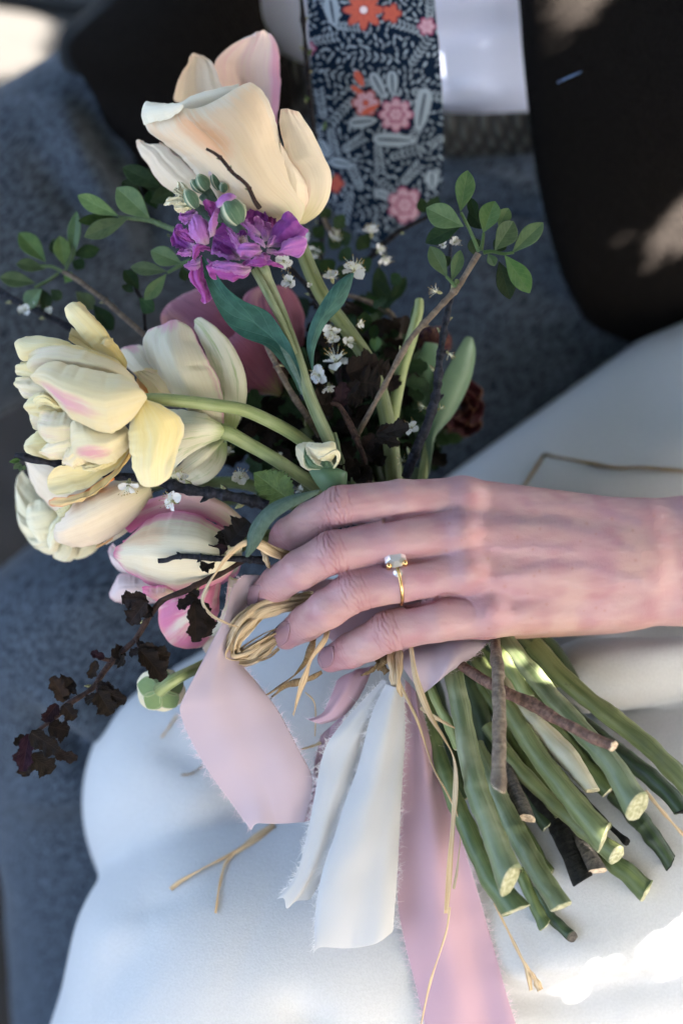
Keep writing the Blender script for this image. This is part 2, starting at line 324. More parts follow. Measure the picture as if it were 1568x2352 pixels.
M_SHIRT = fabric('white_poplin', (.48, .54, .73), (.44, .50, .69), 1500., bump=.1, rough=.7)
M_JACK = fabric('black_wool', (.0125, .0107, .0098), (.0003, .0003, .0004), 1000., .2, 600., .5, .0006, .95, .0, twill=300.)
M_BELT = NG('woven_belt')
_o = M_BELT.n('Mapping', Vector=M_BELT.obj(), Rotation=(0, 0, .0)); _w1 = M_BELT.n('TexWave', Vector=M_BELT.n('Mapping', Vector=_o, Rotation=(.0, .6, .8)), Scale=95., Distortion=1.); _w2 = M_BELT.n('TexWave', Vector=M_BELT.n('Mapping', Vector=_o, Rotation=(0, -.6, -.8)), Scale=60., Distortion=1.)
_h = M_BELT.math('MULTIPLY', _w1, _w2); M_BELT.color(M_BELT.mix(M_BELT.step(_h, .2, .6), (.003, .0035, .004), (.035, .042, .044))); M_BELT.p(Roughness=.6); M_BELT.bump(_h, .8, .002); M_BELT = M_BELT.m
M_WOOD = NG('pale_bench_wood'); _n = M_WOOD.noise(M_WOOD.n('Mapping', Vector=M_WOOD.obj(), Scale=(4, 60, 60)), 1., 5.); M_WOOD.color(M_WOOD.mix(_n, (.010, .009, .0082), (.016, .015, .0135))); M_WOOD.p(Roughness=.7); M_WOOD.bump(_n, .4, .002); M_WOOD = M_WOOD.m
M_GROUND = plain('dark_earth', (.018, .016, .015), (.010, .009, .008), .95, 30., .5, .01)

# ground and bench (horizontal in the world, seat 45 cm above the ground)
def world_box(g, lo, hi, bev=.004):
    V = [(x, y, z) for x in (lo[0], hi[0]) for y in (lo[1], hi[1]) for z in (lo[2], hi[2])]
    return V, [(0, 1, 3, 2), (4, 6, 7, 5), (0, 4, 5, 1), (2, 3, 7, 6), (0, 2, 6, 4), (1, 5, 7, 3)]
me = mesh_from([(-30, -30, -.56), (30, -30, -.56), (30, 30, -.56), (-30, 30, -.56)], [(0, 1, 2, 3)], None, 'ground', [M_GROUND], smooth=False)
link('ground', me, kind='structure')
bench = bpy.data.objects.new('bench', None); COL.objects.link(bench); bench.location = (0, .42, -.085); bench.rotation_euler = (0, 0, math.radians(-13))
tag(bench, 'pale weathered wooden slat bench in sunlight behind the seated man', 'bench')
for k in range(5):
    V, Fc = world_box(None, (-1.0, -.20 + .118 * k, -.028), (.9, -.20 + .118 * k + .106, 0))
    o = link('slat', mesh_from(V, Fc, None, 'slat', [M_WOOD], smooth=False), bench); b = o.modifiers.new('edge', 'BEVEL'); b.width = .006; b.segments = 3
for x in (-.85, .75):
    for y in (-.16, .34):
        V, Fc = world_box(None, (x - .03, y - .03, -.475), (x + .03, y + .03, -.0285)); link('leg', mesh_from(V, Fc, None, 'leg', [M_WOOD], smooth=False), bench)

def sdf_obj(name, prims, h, mat, parent, pad=.03, wr=None, smooth=4, clip=None, carve=None):
    """Smooth union of cone capsules (a, b, ra, rb, k) in the traced frame, meshed at h metres."""
    pa = np.array([p[0] for p in prims] + [p[1] for p in prims]); rr = max(max(p[2], p[3]) for p in prims)
    lo, hi = pa.min(0) - rr - pad, pa.max(0) + rr + pad
    if clip: lo = np.maximum(lo, clip[0]); hi = np.minimum(hi, clip[1])
    lo, G = volume(lo, hi, h); d = None
    for a, b, ra, rb, k in prims:
        e = rcone(G, a, b, ra, rb); d = e if d is None else smin(d, e, k)
    if carve: d = carve(G, d)
    V, Q = surface_nets(d, lo, h); V = lap_smooth(V, Q, smooth)
    if wr: N = vnorm(V, Q); N = N * np.sign((N * np.gradient(V, axis=0)).sum() * 0 + 1); V = V + N * wr(V)[:, None]
    me = mesh_from(CW(V) - org(parent), [tuple(map(int, q)) for q in Q], None, name, [mat]); return link(name, me, parent), V, Q
def cone(f, a, b, k=.02):                           # a, b = (x, y, d metres, radius px)
    return (f(*a[:3]), f(*b[:3]), f.r(a[3]) * (1 - a[2]), f.r(b[3]) * (1 - b[2]), k)

# ------------------------------------------------------------------ the man: clothes only are in view
man = thing('person', 'seated person in black jacket, white shirt, floral tie and blue trousers', 'person', C(900, 500, -.2))
def gauss_fold(V, a, b, wdt, amp, zw=.35):                  # one soft fold line from a to b on a cloth (frame points)
    ab = b - a; t = np.clip(((V - a) @ ab) / (ab @ ab), 0, 1); dd = np.linalg.norm((V - a - t[:, None] * ab) * np.array([1, 1, zw]), axis=1)
    return amp * np.exp(-(dd / wdt) ** 2) * np.sin(np.pi * (t * .8 + .1))
def tr_wr(V):
    r = .0030 * fbm(V, 28, 3, 2) + .0008 * fbm(V, 90, 5, 2)
    for a, b, w_, am in (((180, 190), (330, 470), .008, -.008), ((120, 230), (290, 560), .010, .006), ((60, 330), (330, 640), .009, -.004), ((330, 330), (360, 620), .009, -.009), ((1030, 400), (1260, 470), .006, -.010), ((1030, 370), (1240, 420), .008, .005), ((1090, 520), (1330, 700), .012, -.006),
                         ((60, 1650), (260, 1790), .008, -.011), ((90, 1600), (300, 1700), .012, .006), ((20, 1850), (240, 1830), .010, .005), ((100, 1400), (330, 1330), .014, .004)):
        r = r + gauss_fold(V, C(*a, -.1), C(*b, -.1), w_, am * 1.6, .10)
    return r
sdf_obj('trousers', [cone(fV, (640, 230, -.225, 330), (-190, 690, -.175, 335)), cone(fV, (1290, 640, -.225, 360), (236, 1545, -.172, 310)), cone(fV, (236, 1545, -.172, 305), (320, 2650, -.24, 240), .03),
                      cone(fV, (700, 260, -.24, 330), (1290, 620, -.24, 350), .05)], .0035, M_TROUS, man, wr=tr_wr)
# shirt, belt
g = Geo(); g.grid(sheet_arr(pts(fV, [(560, 330, -10), (575, 150, 28), (590, -60, 62)], -.172), pts(fV, [(1300, 330, -25), (1300, 150, 10), (1290, -60, 45)], -.165), n=60, m=60, bulge=.03))
A = g.v[0]; A[:, 2] += .0035 * np.sin((A[:, 1] * 260 + 2.0 * np.sin(A[:, 0] * 30)) * .35 + A[:, 0] * 16) + gauss_fold(A, C(1010, 215, -.14), C(1110, 205, -.14), .005, .006) + gauss_fold(A, C(1000, 60, -.1), C(1230, 20, -.1), .007, -.008)
build('shirt', g, M_SHIRT, man, .001, 1)
g = Geo(); g.grid(sheet_arr(pts(fV, [(600, 104, 10), (720, 158, 10), (800, 205, 5), (1010, 258), (1250, 258)], -.125), pts(fV, [(600, 232, 8), (720, 275, 8), (800, 315, 4), (1010, 356), (1250, 348)], -.14), n=60, m=14, bulge=.002)); build('belt', g, M_BELT, man, .003, 0)
# jacket: right front with its rolled front edge, and the left skirt with the sleeve lying on it
E0 = pts(fV, [(1196, -60, 12), (1203, 0, 8), (1211, 120, 0), (1226, 260, -6), (1246, 400, -10), (1272, 520, -14), (1310, 640, -24), (1362, 740, -56), (1420, 830, -98), (1500, 960, -135)], -.078)
E1 = pts(fV, [(1900, -60, 30), (1900, 250, 15), (1900, 550, -55), (1900, 720, -115), (1900, 1050, -165)], -.06)
g = Geo(); Aj = sheet_arr(E0, E1, n=90, m=60, bulge=.012)
Aj[..., 2] += .002 * np.sin(Aj[..., 0] * 60 + Aj[..., 1] * 35); tq = np.linspace(0, 1, 60)[None, :]; Aj[..., 2] -= .010 * np.exp(-tq / .02)
g.grid(Aj); jk = build('jacket', g, M_JACK, man, .004, 0)
M_THREAD = plain('blue_thread', (.10, .17, .34), (.01, .015, .04), .7, 500.)
jp = spl(pts(fB, [(990, 378), (1040, 356), (1105, 326)], -.055), 14); gb = Geo(); tube_geo(gb, jp, [.0009, .0005, .0004, .0003], n=24, seg=6, wob=.0003); build('buttonhole_stitching', gb, M_THREAD, jk)
gj = Geo(); gj.grid(sheet_arr(pts(fV, [(592, -80, 30), (600, 40, 14), (642, 118, 2), (668, 240, -12), (560, 420, -45)], -.105), pts(fV, [(330, -80, 20), (268, 10, 12), (205, 62, 6), (165, 120, 0), (225, 225, -15), (330, 500, -40)], -.115), n=50, m=40, bulge=.02)); build('jacket_skirt', gj, M_JACK, man, .004, 0)
M_SLEEVE = fabric('charcoal_wool', (.012, .014, .017), (.003, .004, .005), 1200., .4, 260., .6, .0009, .95, .1)
sl_o, _, _ = sdf_obj('sleeve', [cone(fV, (215, 108, -.150, 88), (330, 62, -.13, 105)), cone(fV, (330, 62, -.13, 100), (460, -190, -.10, 130), .02)], .003, M_SLEEVE, man, wr=lambda V: .0022 * fbm(V, 60, 9, 2) + gauss_fold(V, C(230, 110, -.12), C(310, 60, -.11), .005, -.005))
sdf_obj('jacket_back', [(FW(.06, .50, -.02), FW(.06, .53, .42), .140, .165, .03), (FW(-.12, .53, .44), FW(.26, .53, .44), .085, .085, .06)], .008, M_JACK, man)
# floral necktie: the print is colour laid on a fine mesh
Lt = pts(fV, [(705, -60), (711, 60), (716, 150), (727, 260), (739, 370), (752, 455), (805, 515), (868, 566)], -.075); Rt = pts(fV, [(980, -60), (990, 60), (1001, 150), (1011, 280), (1013, 390), (1004, 445), (940, 505), (872, 566)], -.075)
nT, mT = 420, 190; At = sheet_arr(Lt, Rt, n=nT, m=mT, bulge=.006); uu, vv_ = At[..., 0] / S, -At[..., 1] / S
At[..., 2] += np.linspace(.045, -.012, nT)[:, None]
px = 784 + uu / (1 - At[..., 2]); py = 1176 + vv_ / (1 - At[..., 2])
sc_ = 1.0; navy = np.array([.0025, .009, .024]); pat = np.tile(navy, (nT, mT, 1)); pale = np.array([.235, .295, .365])
def put(mask, c):
    m = np.clip(mask, 0, 1)[..., None]; pat[:] = pat * (1 - m) + np.array(c) * m
def ell(cx, cy, a, b, th):
    x = (px - cx) * math.cos(th) + (py - cy) * math.sin(th); y = -(px - cx) * math.sin(th) + (py - cy) * math.cos(th); return x / a, y / b
def tleaf(cx, cy, ln, wd, th, c=pale, vein=True):
    x, y = ell(cx, cy, ln / 2, wd / 2, th); q = np.sqrt((1 - np.clip(x, -1, 1) ** 2)) * (1 - .25 * x); r = np.abs(y) / (q + 1e-3); put(np.where(np.abs(x) < 1, (1.08 - r) * 5, 0), c)
    if vein: put(np.where((np.abs(x) < .75) & (r < .3), (.3 - r) * 5, 0) * .7, navy)
rt = np.random.RandomState(4)
cent = [(740, 90), (800, 60), (860, 130), (930, 60), (960, 120), (770, 170), (830, 190), (900, 200), (975, 215), (740, 240), (790, 250), (765, 320), (810, 330), (870, 360), (930, 350), (990, 330), (760, 400), (820, 410), (880, 420), (940, 400), (985, 400), (800, 470), (860, 480), (920, 470), (860, 530), (830, 10), (750, 10), (900, -20), (985, 20), (960, 290), (740, 300)]
placed = []
def try_leaf(x, y, ln, wd, th, c, gap):
    if placed and np.min(np.hypot(np.array(placed)[:, 0] - x, (np.array(placed)[:, 1] - y))) < gap: return
    tleaf(x, y, ln, wd, th, c, False); placed.append((x, y))
for (cx, cy) in cent:                               # sprays of small paired leaves
    th = rt.uniform(0, 6.28); L_ = rt.uniform(26, 40); st = np.abs(ell(cx, cy, L_, 1.6, th)[1]); put(np.where(np.abs(ell(cx, cy, L_, 2, th)[0]) < 1, 1 - st, 0) * .7, pale * .7)
    for k in np.linspace(-.95, .95, 7):
        for sg in (-1, 1):
            a = th + sg * (.85 + .2 * k); q = np.array([cx, cy]) + k * L_ * np.array([math.cos(th), math.sin(th)]) + 9. * np.array([math.cos(a), math.sin(a)]); try_leaf(q[0], q[1], 15, 5.2, a, pale * rt.uniform(.7, 1.1), 8.5)
for _ in range(4200): try_leaf(rt.uniform(700, 1015), rt.uniform(-40, 566), rt.uniform(12, 18), rt.uniform(5.2, 7.2), rt.uniform(0, 3.14), pale * rt.uniform(.55, 1.05), 12.)
for a in ((764, 25, 70, 34, 1.4), (868, 195, 66, 26, 1.1), (900, 190, 58, 26, 1.5), (967, 250, 100, 36, 1.75), (905, 320, 98, 32, .05), (833, 278, 62, 28, -.1), (785, 373, 54, 24, .2), (990, 412, 44, 28, 1.55), (745, 340, 46, 22, 1.1), (880, 445, 44, 20, .3)): tleaf(*a)
def flower(cx, cy, r, npet, c, c2, cc, sharp):
    dx, dy = px - cx, py - cy; rr = np.hypot(dx, dy); an = np.arctan2(dy, dx); ed = r * (.62 + .38 * np.abs(np.cos(an * npet / 2)) ** sharp); put((ed + 2 - rr) * .6, c2); put((ed - 3 - rr) * .5, c); put(np.where(rr > r * .3, (np.abs(np.sin(an * npet / 2)) < .16) * (ed - rr) / r * 1.2, 0), c2); put((r * .27 - rr) * .5, c2); put((r * .2 - rr) * .5, cc)
coral = (.42, .095, .065); cdark = (.23, .05, .05); pink = (.42, .28, .36); pdark = (.21, .05, .11)
flower(835, 22, 48, 8, coral, cdark, (.6, .55, .62), 1.6); flower(898, 30, 24, 5, coral, cdark, coral, 1.2); flower(978, 60, 22, 6, pink, pdark, pink, .7)
flower(908, 262, 40, 8, pink, pdark, (.6, .48, .55), .6); flower(908, 262, 20, 6, pink, pdark, pink, .6); flower(840, 235, 32, 6, pink, cdark, coral, .7); tleaf(826, 180, 40, 17, 1.1, coral, False); tleaf(820, 205, 30, 12, .6, coral, False); tleaf(850, 250, 44, 14, -.5, coral, False)
flower(770, 420, 22, 5, coral, cdark, coral, .6); flower(930, 468, 42, 7, pink, pdark, (.6, .5, .58), .5); flower(928, 468, 22, 6, pink, pdark, pink, .5); flower(712, 110, 16, 5, pink, pdark, pink, .7)
g = Geo(); g.grid(At)
M_TIE = NG('printed_tie_cotton'); _n = M_TIE.noise(M_TIE.obj(), 1400., 2.); M_TIE.color(M_TIE.mix(M_TIE.math('MULTIPLY', _n, .12), M_TIE.n('Attribute', 0, _attribute_name='print'), (.02, .03, .05))); M_TIE.p(Roughness=.9, Specular_IOR_Level=.05); M_TIE.bump(_n, .2, .0003); M_TIE = M_TIE.m
tie = build('necktie', g, M_TIE, man, .003); ca = tie.data.color_attributes.new('print', 'FLOAT_COLOR', 'POINT'); ca.data.foreach_set('color', np.concatenate([pat.reshape(-1, 3), np.ones((nT * mT, 1))], 1).astype(np.float32).ravel())

# ------------------------------------------------------------------ the bride: dress over both legs, arm and hand
bride = thing('person', 'person in plain ivory dress resting a ringed hand on the bouquet', 'person', C(1500, 1300, -.05))
def dr_wr(V):
    r = .0016 * fbm(V, 22, 13, 2) + .0004 * fbm(V, 80, 15, 2)
    for a, b, d_, w_, am in (((1270, 1520), (1640, 1470), -.02, .012, .009), ((1330, 1490), (1640, 1420), -.04, .010, -.008), ((1160, 1430), (1420, 1440), -.05, .008, .006), ((300, 1960), (520, 1830), -.01, .012, .003), ((160, 2180), (330, 2120), .0, .012, .0025), ((640, 2290), (760, 2340), .0, .008, -.003), ((190, 2352), (330, 2100), 0, .012, -.003), ((1150, 2230), (1500, 2180), .01, .014, .004), ((980, 2250), (1400, 2352), .01, .008, -.004), ((420, 1990), (640, 1880), .0, .007, .002), ((330, 1700), (480, 1760), -.03, .010, -.003), ((260, 2120), (420, 2050), .0, .006, -.0015), ((1250, 1000), (1560, 900), -.08, .02, -.003), ((1200, 2290), (1600, 2270), .01, .010, -.006), ((560, 2200), (900, 2330), .0, .03, .004), ((1300, 1650), (1600, 1800), 0, .03, .004)):
        r = r + gauss_fold(V, C(*a, d_), C(*b, d_), w_, am * 1.5, .25)
    return r
dress, dV, dQ = sdf_obj('dress', [cone(fV, (512, 1842, -.112, 309), (1840, 1045, -.165, 440)), cone(fV, (512, 1842, -.112, 300), (640, 2600, -.25, 240), .02), cone(fV, (556, 2238, -.074, 390), (1750, 1930, -.086, 455), .004),
                         cone(fV, (556, 2238, -.074, 386), (390, 3000, -.12, 480), .010), cone(fV, (1330, 1560, -.030, 62), (1760, 1490, -.034, 70), .016)], .003, M_DRESS, bride, wr=dr_wr, smooth=4)
dress_bvh = BVHTree.FromPolygons([tuple(p) for p in dV], [tuple(map(int, q)) for q in dQ])
def on(bvh, u, v, lift=.001):                       # frame point where the sight line through (u, v) meets a surface
    a, b = C(u, v, .3), C(u, v, -.3); h = bvh.ray_cast(Vector(a), Vector(unit(b - a)))
    return np.array(h[0]) + np.array([0, 0, lift]) if h[0] is not None else None
# ------------------------------------------------------------------ the hand: one continuous surface
X = lambda u, v, mm, r: (C(u, v, mm / 1000.), r * S * (1 - mm / 1000.))
fingers = {'index': [X(1062, 1148, 22, 52), X(920, 1149, 31, 47), X(780, 1162, 34, 46.5), X(712, 1196, 25, 42), X(662, 1228, 15, 38), X(634, 1252, 7, 29)],
           'middle': [X(1052, 1224, 30, 53), X(900, 1240, 36, 48), X(764, 1268, 38, 49), X(690, 1308, 34, 45), X(640, 1338, 21, 41), X(596, 1370, 12, 31)],
           'ring': [X(1062, 1312, 30, 53), X(920, 1334, 36, 48.5), X(815, 1356, 36, 48.5), X(752, 1398, 33, 45), X(704, 1430, 19, 41), X(656, 1462, 9, 31)],
           'little': [X(1112, 1412, 24, 54), X(1000, 1424, 31, 50), X(893, 1449, 30, 47.5), X(845, 1476, 24, 42), X(806, 1494, 17, 40), X(760, 1513, 8, 32)]}
def hand_field(G):
    d = None
    for nm_, ch in fingers.items():
        e = None
        for (a, ra), (b, rb) in zip(ch[:-1], ch[1:]):
            q = rcone(G, a, b, ra, rb); e = q if e is None else smin(e, q, .0022)
        d = e if d is None else smin(d, e, .0005)
    body = None
    for a, b in (((1062, 1148, 21, 51), (1470, 1212, 9, 62)), ((1050, 1224, 29, 53), (1480, 1270, 15, 62)), ((1062, 1312, 29, 53), (1480, 1322, 15, 62)), ((1115, 1412, 23, 54), (1450, 1378, 6, 64)),
                 ((1180, 1398, 2, 70), (1400, 1384, -4, 72)), ((1130, 1250, 8, 78), (1420, 1292, 0, 92)), ((1440, 1238, 2, 88), (1900, 1205, -4, 98)), ((1440, 1345, 2, 90), (1900, 1350, -8, 100)), ((1440, 1290, 2, 100), (1900, 1280, -4, 112)),
                 ((1450, 1250, -12, 70), (1260, 1205, -24, 60)), ((1260, 1205, -24, 58), (1130, 1180, -38, 46)), ((1130, 1180, -38, 44), (1010, 1170, -44, 38))):
        (pa, ra), (pb, rb) = X(*a), X(*b); q = rcone(G, pa, pb, ra, rb); body = q if body is None else smin(body, q, .0065)
    for (u, v, mm, r) in ((1068, 1142, 28, 40), (1058, 1222, 37, 40), (1072, 1310, 37, 39), (1122, 1404, 31, 38)):   # knuckle heads
        c, rr = X(u, v, mm, r); body = smin(body, np.linalg.norm(G - c, axis=-1) - rr * .9, .007)
    return smin(d, body, .0032)
hh = .00075
lo, G = volume(C(1760, 1600, 0) * np.array([-1, 1, 0]) + np.array([0, 0, -.062]), np.array([C(1760, 1060, 0)[0], C(784, 1060, 0)[1], .056]), hh)
lo = np.array([C(565, 1200, 0)[0], C(784, 1600, 0)[1], -.060]); lo, G = volume(lo, (C(1720, 1200, 0)[0], C(784, 1070, 0)[1], .056), hh)
fld = hand_field(G.astype(np.float32)); hV, hQ = surface_nets(fld.astype(float), lo, hh); del G, fld
hV = lap_smooth(hV, hQ, 5); hV, hQ = quad_subdiv(hV, hQ); hV = lap_smooth(hV, hQ, 3); hN = vnorm(hV, hQ)
if (hN[:, 2] * (hV[:, 2] - hV[:, 2].mean())).sum() < 0: hN = -hN
disp = np.zeros(len(hV)); redn = np.zeros(len(hV)); blue = np.zeros(len(hV)); crease_shade = np.zeros(len(hV)); warm_bounce = np.zeros(len(hV))
def axial(c, ax, lim):
    ax = unit(ax); side = unit(np.cross(ax, [0, 0, 1.])); q = hV - c; return q @ ax, q @ side, np.linalg.norm(q, axis=1)
rh = np.random.RandomState(2)
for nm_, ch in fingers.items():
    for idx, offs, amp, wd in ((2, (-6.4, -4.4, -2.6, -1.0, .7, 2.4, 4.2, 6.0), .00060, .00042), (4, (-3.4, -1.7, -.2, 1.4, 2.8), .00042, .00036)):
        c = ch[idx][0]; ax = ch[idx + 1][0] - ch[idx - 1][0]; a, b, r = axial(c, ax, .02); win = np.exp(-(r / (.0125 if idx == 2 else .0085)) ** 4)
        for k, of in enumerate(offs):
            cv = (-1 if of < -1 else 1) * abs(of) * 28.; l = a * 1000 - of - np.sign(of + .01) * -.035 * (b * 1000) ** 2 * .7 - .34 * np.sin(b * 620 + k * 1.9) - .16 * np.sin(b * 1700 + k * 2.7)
            gq = np.exp(-(l / 1000 / wd) ** 2) * win * (.6 + .4 * np.sin(b * 500 + k * 2.3)) * rh.uniform(.55, 1.1); disp -= amp * gq; crease_shade += gq
        redn += (.85 if idx == 2 else .55) * np.exp(-(r / (.0098 if idx == 2 else .0075)) ** 2)
    tip = ch[-1][0]; redn += .9 * np.exp(-(np.linalg.norm(hV - tip, axis=1) / .011) ** 2)
for (u, v, mm) in ((1068, 1142, 30), (1058, 1222, 40), (1072, 1310, 40), (1122, 1404, 33)): redn += .25 * np.exp(-(np.linalg.norm(hV - C(u, v, mm / 1000.), axis=1) / .012) ** 2)
def ridge(P, wd, amp, tgt=None, tamp=0., taper=False):
    global disp
    P = spl(np.array(P), 40); dm = np.full(len(hV), 9.)
    tw = np.zeros(len(hV))
    for i, p in enumerate(P): q = np.hypot(hV[:, 0] - p[0], hV[:, 1] - p[1]); m = q < dm; dm[m] = q[m]; tw[m] = np.clip(1.02 - (i / 39.) ** 2, 0, 1)
    gq = np.exp(-(dm / wd) ** 2) * (hN[:, 2] > .1) * (tw if taper else 1.); disp = disp + amp * gq
    if tgt is not None: tgt += tamp * gq
for P in ([(1100, 1215), (1250, 1205), (1420, 1222)], [(1110, 1250), (1280, 1262), (1450, 1270)], [(1130, 1322), (1290, 1305), (1450, 1290)], [(1170, 1398), (1300, 1360), (1450, 1320)]): ridge(pts(fV, P), .0032, .00045)
for P in ([(1000, 1185), (1110, 1185), (1190, 1198), (1330, 1220), (1430, 1260)], [(1020, 1270), (1120, 1255), (1210, 1250), (1290, 1258)], [(1060, 1375), (1110, 1330), (1180, 1310), (1260, 1290), (1340, 1300), (1450, 1330)], [(1200, 1160), (1330, 1165), (1450, 1200)], [(1240, 1185), (1290, 1200)]): ridge(pts(fV, P), .0022, .00030, blue, .75)
for P in ([(690, 1200), (780, 1212), (900, 1190), (945, 1182)],): ridge(pts(fV, P), .0012, -.0002)
for P in ([(880, 1293), (940, 1285), (1000, 1276)], [(930, 1384), (985, 1372), (1015, 1360), (1062, 1370), (1082, 1392)], [(880, 1194), (930, 1184), (990, 1174)], [(1125, 1462), (1060, 1464), (1010, 1470)]): ridge(pts(fV, P), .0009, -.0016, crease_shade, 1.0, True)
nz = fbm(hV, 260, 21, 3); n2 = fbm(hV, 95, 23, 3); n3 = fbm(hV * np.array([1, 2.2, 1]), 700, 25, 2); disp += .00006 * n3 + .00003 * fbm(hV * np.array([1, 1.6, 1]), 1800, 27, 2)
for k in range(11):                                 # faint wrinkles near the wrist
    u0 = 1500 + rh.uniform(-20, 60); P = pts(fV, [(u0, 1170 + k * 24), (u0 + rh.uniform(-25, 5), 1190 + k * 24), (u0 + rh.uniform(-15, 15), 1215 + k * 24)]); ridge(P, .0007, -.00005)
hV2 = hV + hN * disp[:, None]
warm_bounce = np.clip((C(784, 1400, 0)[1] - hV[:, 1]) / .018, 0, 1) * np.clip((hV[:, 0] - C(1080, 0, 0)[0]) / .02, 0, 1)  # lower hand edge painted warm and lighter, as light bounced off the dress
base = np.array([.445, .268, .290]); col = np.tile(base, (len(hV), 1))
def blend(m, c):
    global col
    m = np.clip(m, 0, 1)[:, None]; col = col * (1 - m) + np.array(c) * m
blend(.26 + .34 * n2, (.50, .315, .275)); blend(np.clip(.48 * nz + .13, 0, .55), (.37, .155, .185)); blend(.48 * redn, (.385, .14, .17)); blend(.45 * blue, (.26, .155, .235)); blend(.3 * np.clip(fbm(hV * np.array([1, 2.5, 1]), 420, 37, 3), 0, 1), (.52, .345, .33)); blend(.28 * np.clip(-fbm(hV * np.array([1, 1.5, 1]), 330, 39, 3) - .1, 0, 1), (.34, .16, .20)); blend(.5 * warm_bounce, (.62, .39, .26)); blend(.68 * np.clip(crease_shade, 0, 1), (.30, .085, .115))  # creases are redder skin plus shade between the fingers painted in
blend(.30 * np.clip(fbm(hV, 150, 31, 2) - .1, 0, 1), (.39, .21, .285))
for k in range(34):                                 # a few tiny freckles and pale scars
    p = C(rh.uniform(1000, 1500), rh.uniform(1150, 1460), 0); dq = np.hypot(hV[:, 0] - p[0], hV[:, 1] - p[1]); blend(np.exp(-(dq / rh.uniform(.0004, .0009)) ** 2) * .4, (.36, .14, .11))
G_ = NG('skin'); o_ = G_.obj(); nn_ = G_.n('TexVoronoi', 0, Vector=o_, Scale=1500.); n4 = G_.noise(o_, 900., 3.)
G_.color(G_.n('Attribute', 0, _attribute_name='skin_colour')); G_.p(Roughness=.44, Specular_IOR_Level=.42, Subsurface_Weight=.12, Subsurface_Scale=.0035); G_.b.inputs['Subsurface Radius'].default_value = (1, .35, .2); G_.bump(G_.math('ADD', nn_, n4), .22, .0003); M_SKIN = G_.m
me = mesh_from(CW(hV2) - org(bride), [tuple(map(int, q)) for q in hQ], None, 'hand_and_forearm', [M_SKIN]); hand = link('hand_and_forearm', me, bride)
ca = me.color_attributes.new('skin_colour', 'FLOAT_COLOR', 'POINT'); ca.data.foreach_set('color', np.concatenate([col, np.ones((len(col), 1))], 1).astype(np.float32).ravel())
hand_bvh = BVHTree.FromPolygons([tuple(p) for p in hV2], [tuple(map(int, q)) for q in hQ])
# fingernails: thin curved plates seated on the skin
M_NAIL = NG('fingernail'); M_NAIL.color((.34, .195, .235)); M_NAIL.p(Roughness=.12, Specular_IOR_Level=.7, Coat_Weight=1., Coat_Roughness=.07); M_NAIL = M_NAIL.m
for (L, R) in (([(598, 1339), (575, 1349), (560, 1370), (556, 1384)], [(598, 1360), (590, 1386), (575, 1400), (563, 1402)]), ([(664, 1424), (645, 1433), (630, 1450), (622, 1468)], [(668, 1448), (660, 1472), (643, 1484), (630, 1482)]), ([(767, 1485), (745, 1486), (728, 1497), (720, 1512)], [(769, 1508), (762, 1526), (745, 1534), (728, 1532)])):
    Lc, Rc = spl(np.array(L, float), 10), spl(np.array(R, float), 10); Aq = np.zeros((10, 9, 3)); prev = None
    for i in range(10):
        for j in range(9):
            q = Lc[i] * (1 - j / 8) + Rc[i] * j / 8; p = on(hand_bvh, q[0], q[1], 0); h_ = hand_bvh.find_nearest(Vector(C(q[0], q[1], .014)))
            if p is None: p = np.array(h_[0])
            nr = np.array(h_[1]); nr = nr if nr[2] > 0 else -nr; Aq[i, j] = p + nr * .00055
    for _ in range(3): Aq[1:-1, 1:-1] = .5 * Aq[1:-1, 1:-1] + .125 * (Aq[:-2, 1:-1] + Aq[2:, 1:-1] + Aq[1:-1, :-2] + Aq[1:-1, 2:])
    build('fingernail', Geo().grid(Aq), M_NAIL, hand, .0006, 1)

# engagement ring on the ring finger
M_GOLD = NG('yellow_gold'); M_GOLD.color((.80, .52, .22)); M_GOLD.p(Metallic=1., Roughness=.22); M_GOLD = M_GOLD.m
M_GEM = NG('clear_gem'); M_GEM.color((.72, .69, .67)); M_GEM.p(Roughness=.04, Transmission_Weight=.45, IOR=1.9, Specular_IOR_Level=.9); M_GEM = M_GEM.m
ra, rb = fingers['ring'][0][0], fingers['ring'][2][0]; axv = unit(rb - ra); rc = C(912, 1337, .0365); 
rc = ra + axv * ((rc - ra) @ axv)
ring = thing('engagement_ring', 'gold engagement ring with square clear stone on the ring finger', 'ring', rc)
e1 = unit(np.array([0, 1, .0]) - axv * axv[1]); e2 = np.cross(axv, e1); e2 = e2 if e2[2] > 0 else -e2
th = np.linspace(0, 2 * np.pi, 65)[:-1]; rad = []
for t in th:                                        # the band follows the finger
    dr = math.cos(t) * e1 + math.sin(t) * e2; h_ = hand_bvh.ray_cast(Vector(rc), Vector(dr)); rad.append(min(h_[3], .0125) if h_[0] is not None else .0105)
rad = np.array(rad); 
for _ in range(4): rad = .5 * rad + .25 * (np.roll(rad, 1) + np.roll(rad, -1))
Pb = rc + (rad + .0005)[:, None] * (np.cos(th)[:, None] * e1 + np.sin(th)[:, None] * e2); a_ = np.linspace(0, 2 * np.pi, 13)[:-1]
Ab = Pb[:, None] + .00075 * (np.cos(a_)[None, :, None] * unit(Pb - rc)[:, None] + 1.0 * np.sin(a_)[None, :, None] * axv[None, None]); Ab = np.concatenate([Ab, Ab[:1]], 0)
build('band', Geo().grid(Ab, None, True), M_GOLD, ring)
sd = unit(.50 * e1 + .86 * e2); st = rc + unit(.84 * e1 + .56 * e2) * .0130; sx_ = axv; sy_ = np.cross(sd, axv)
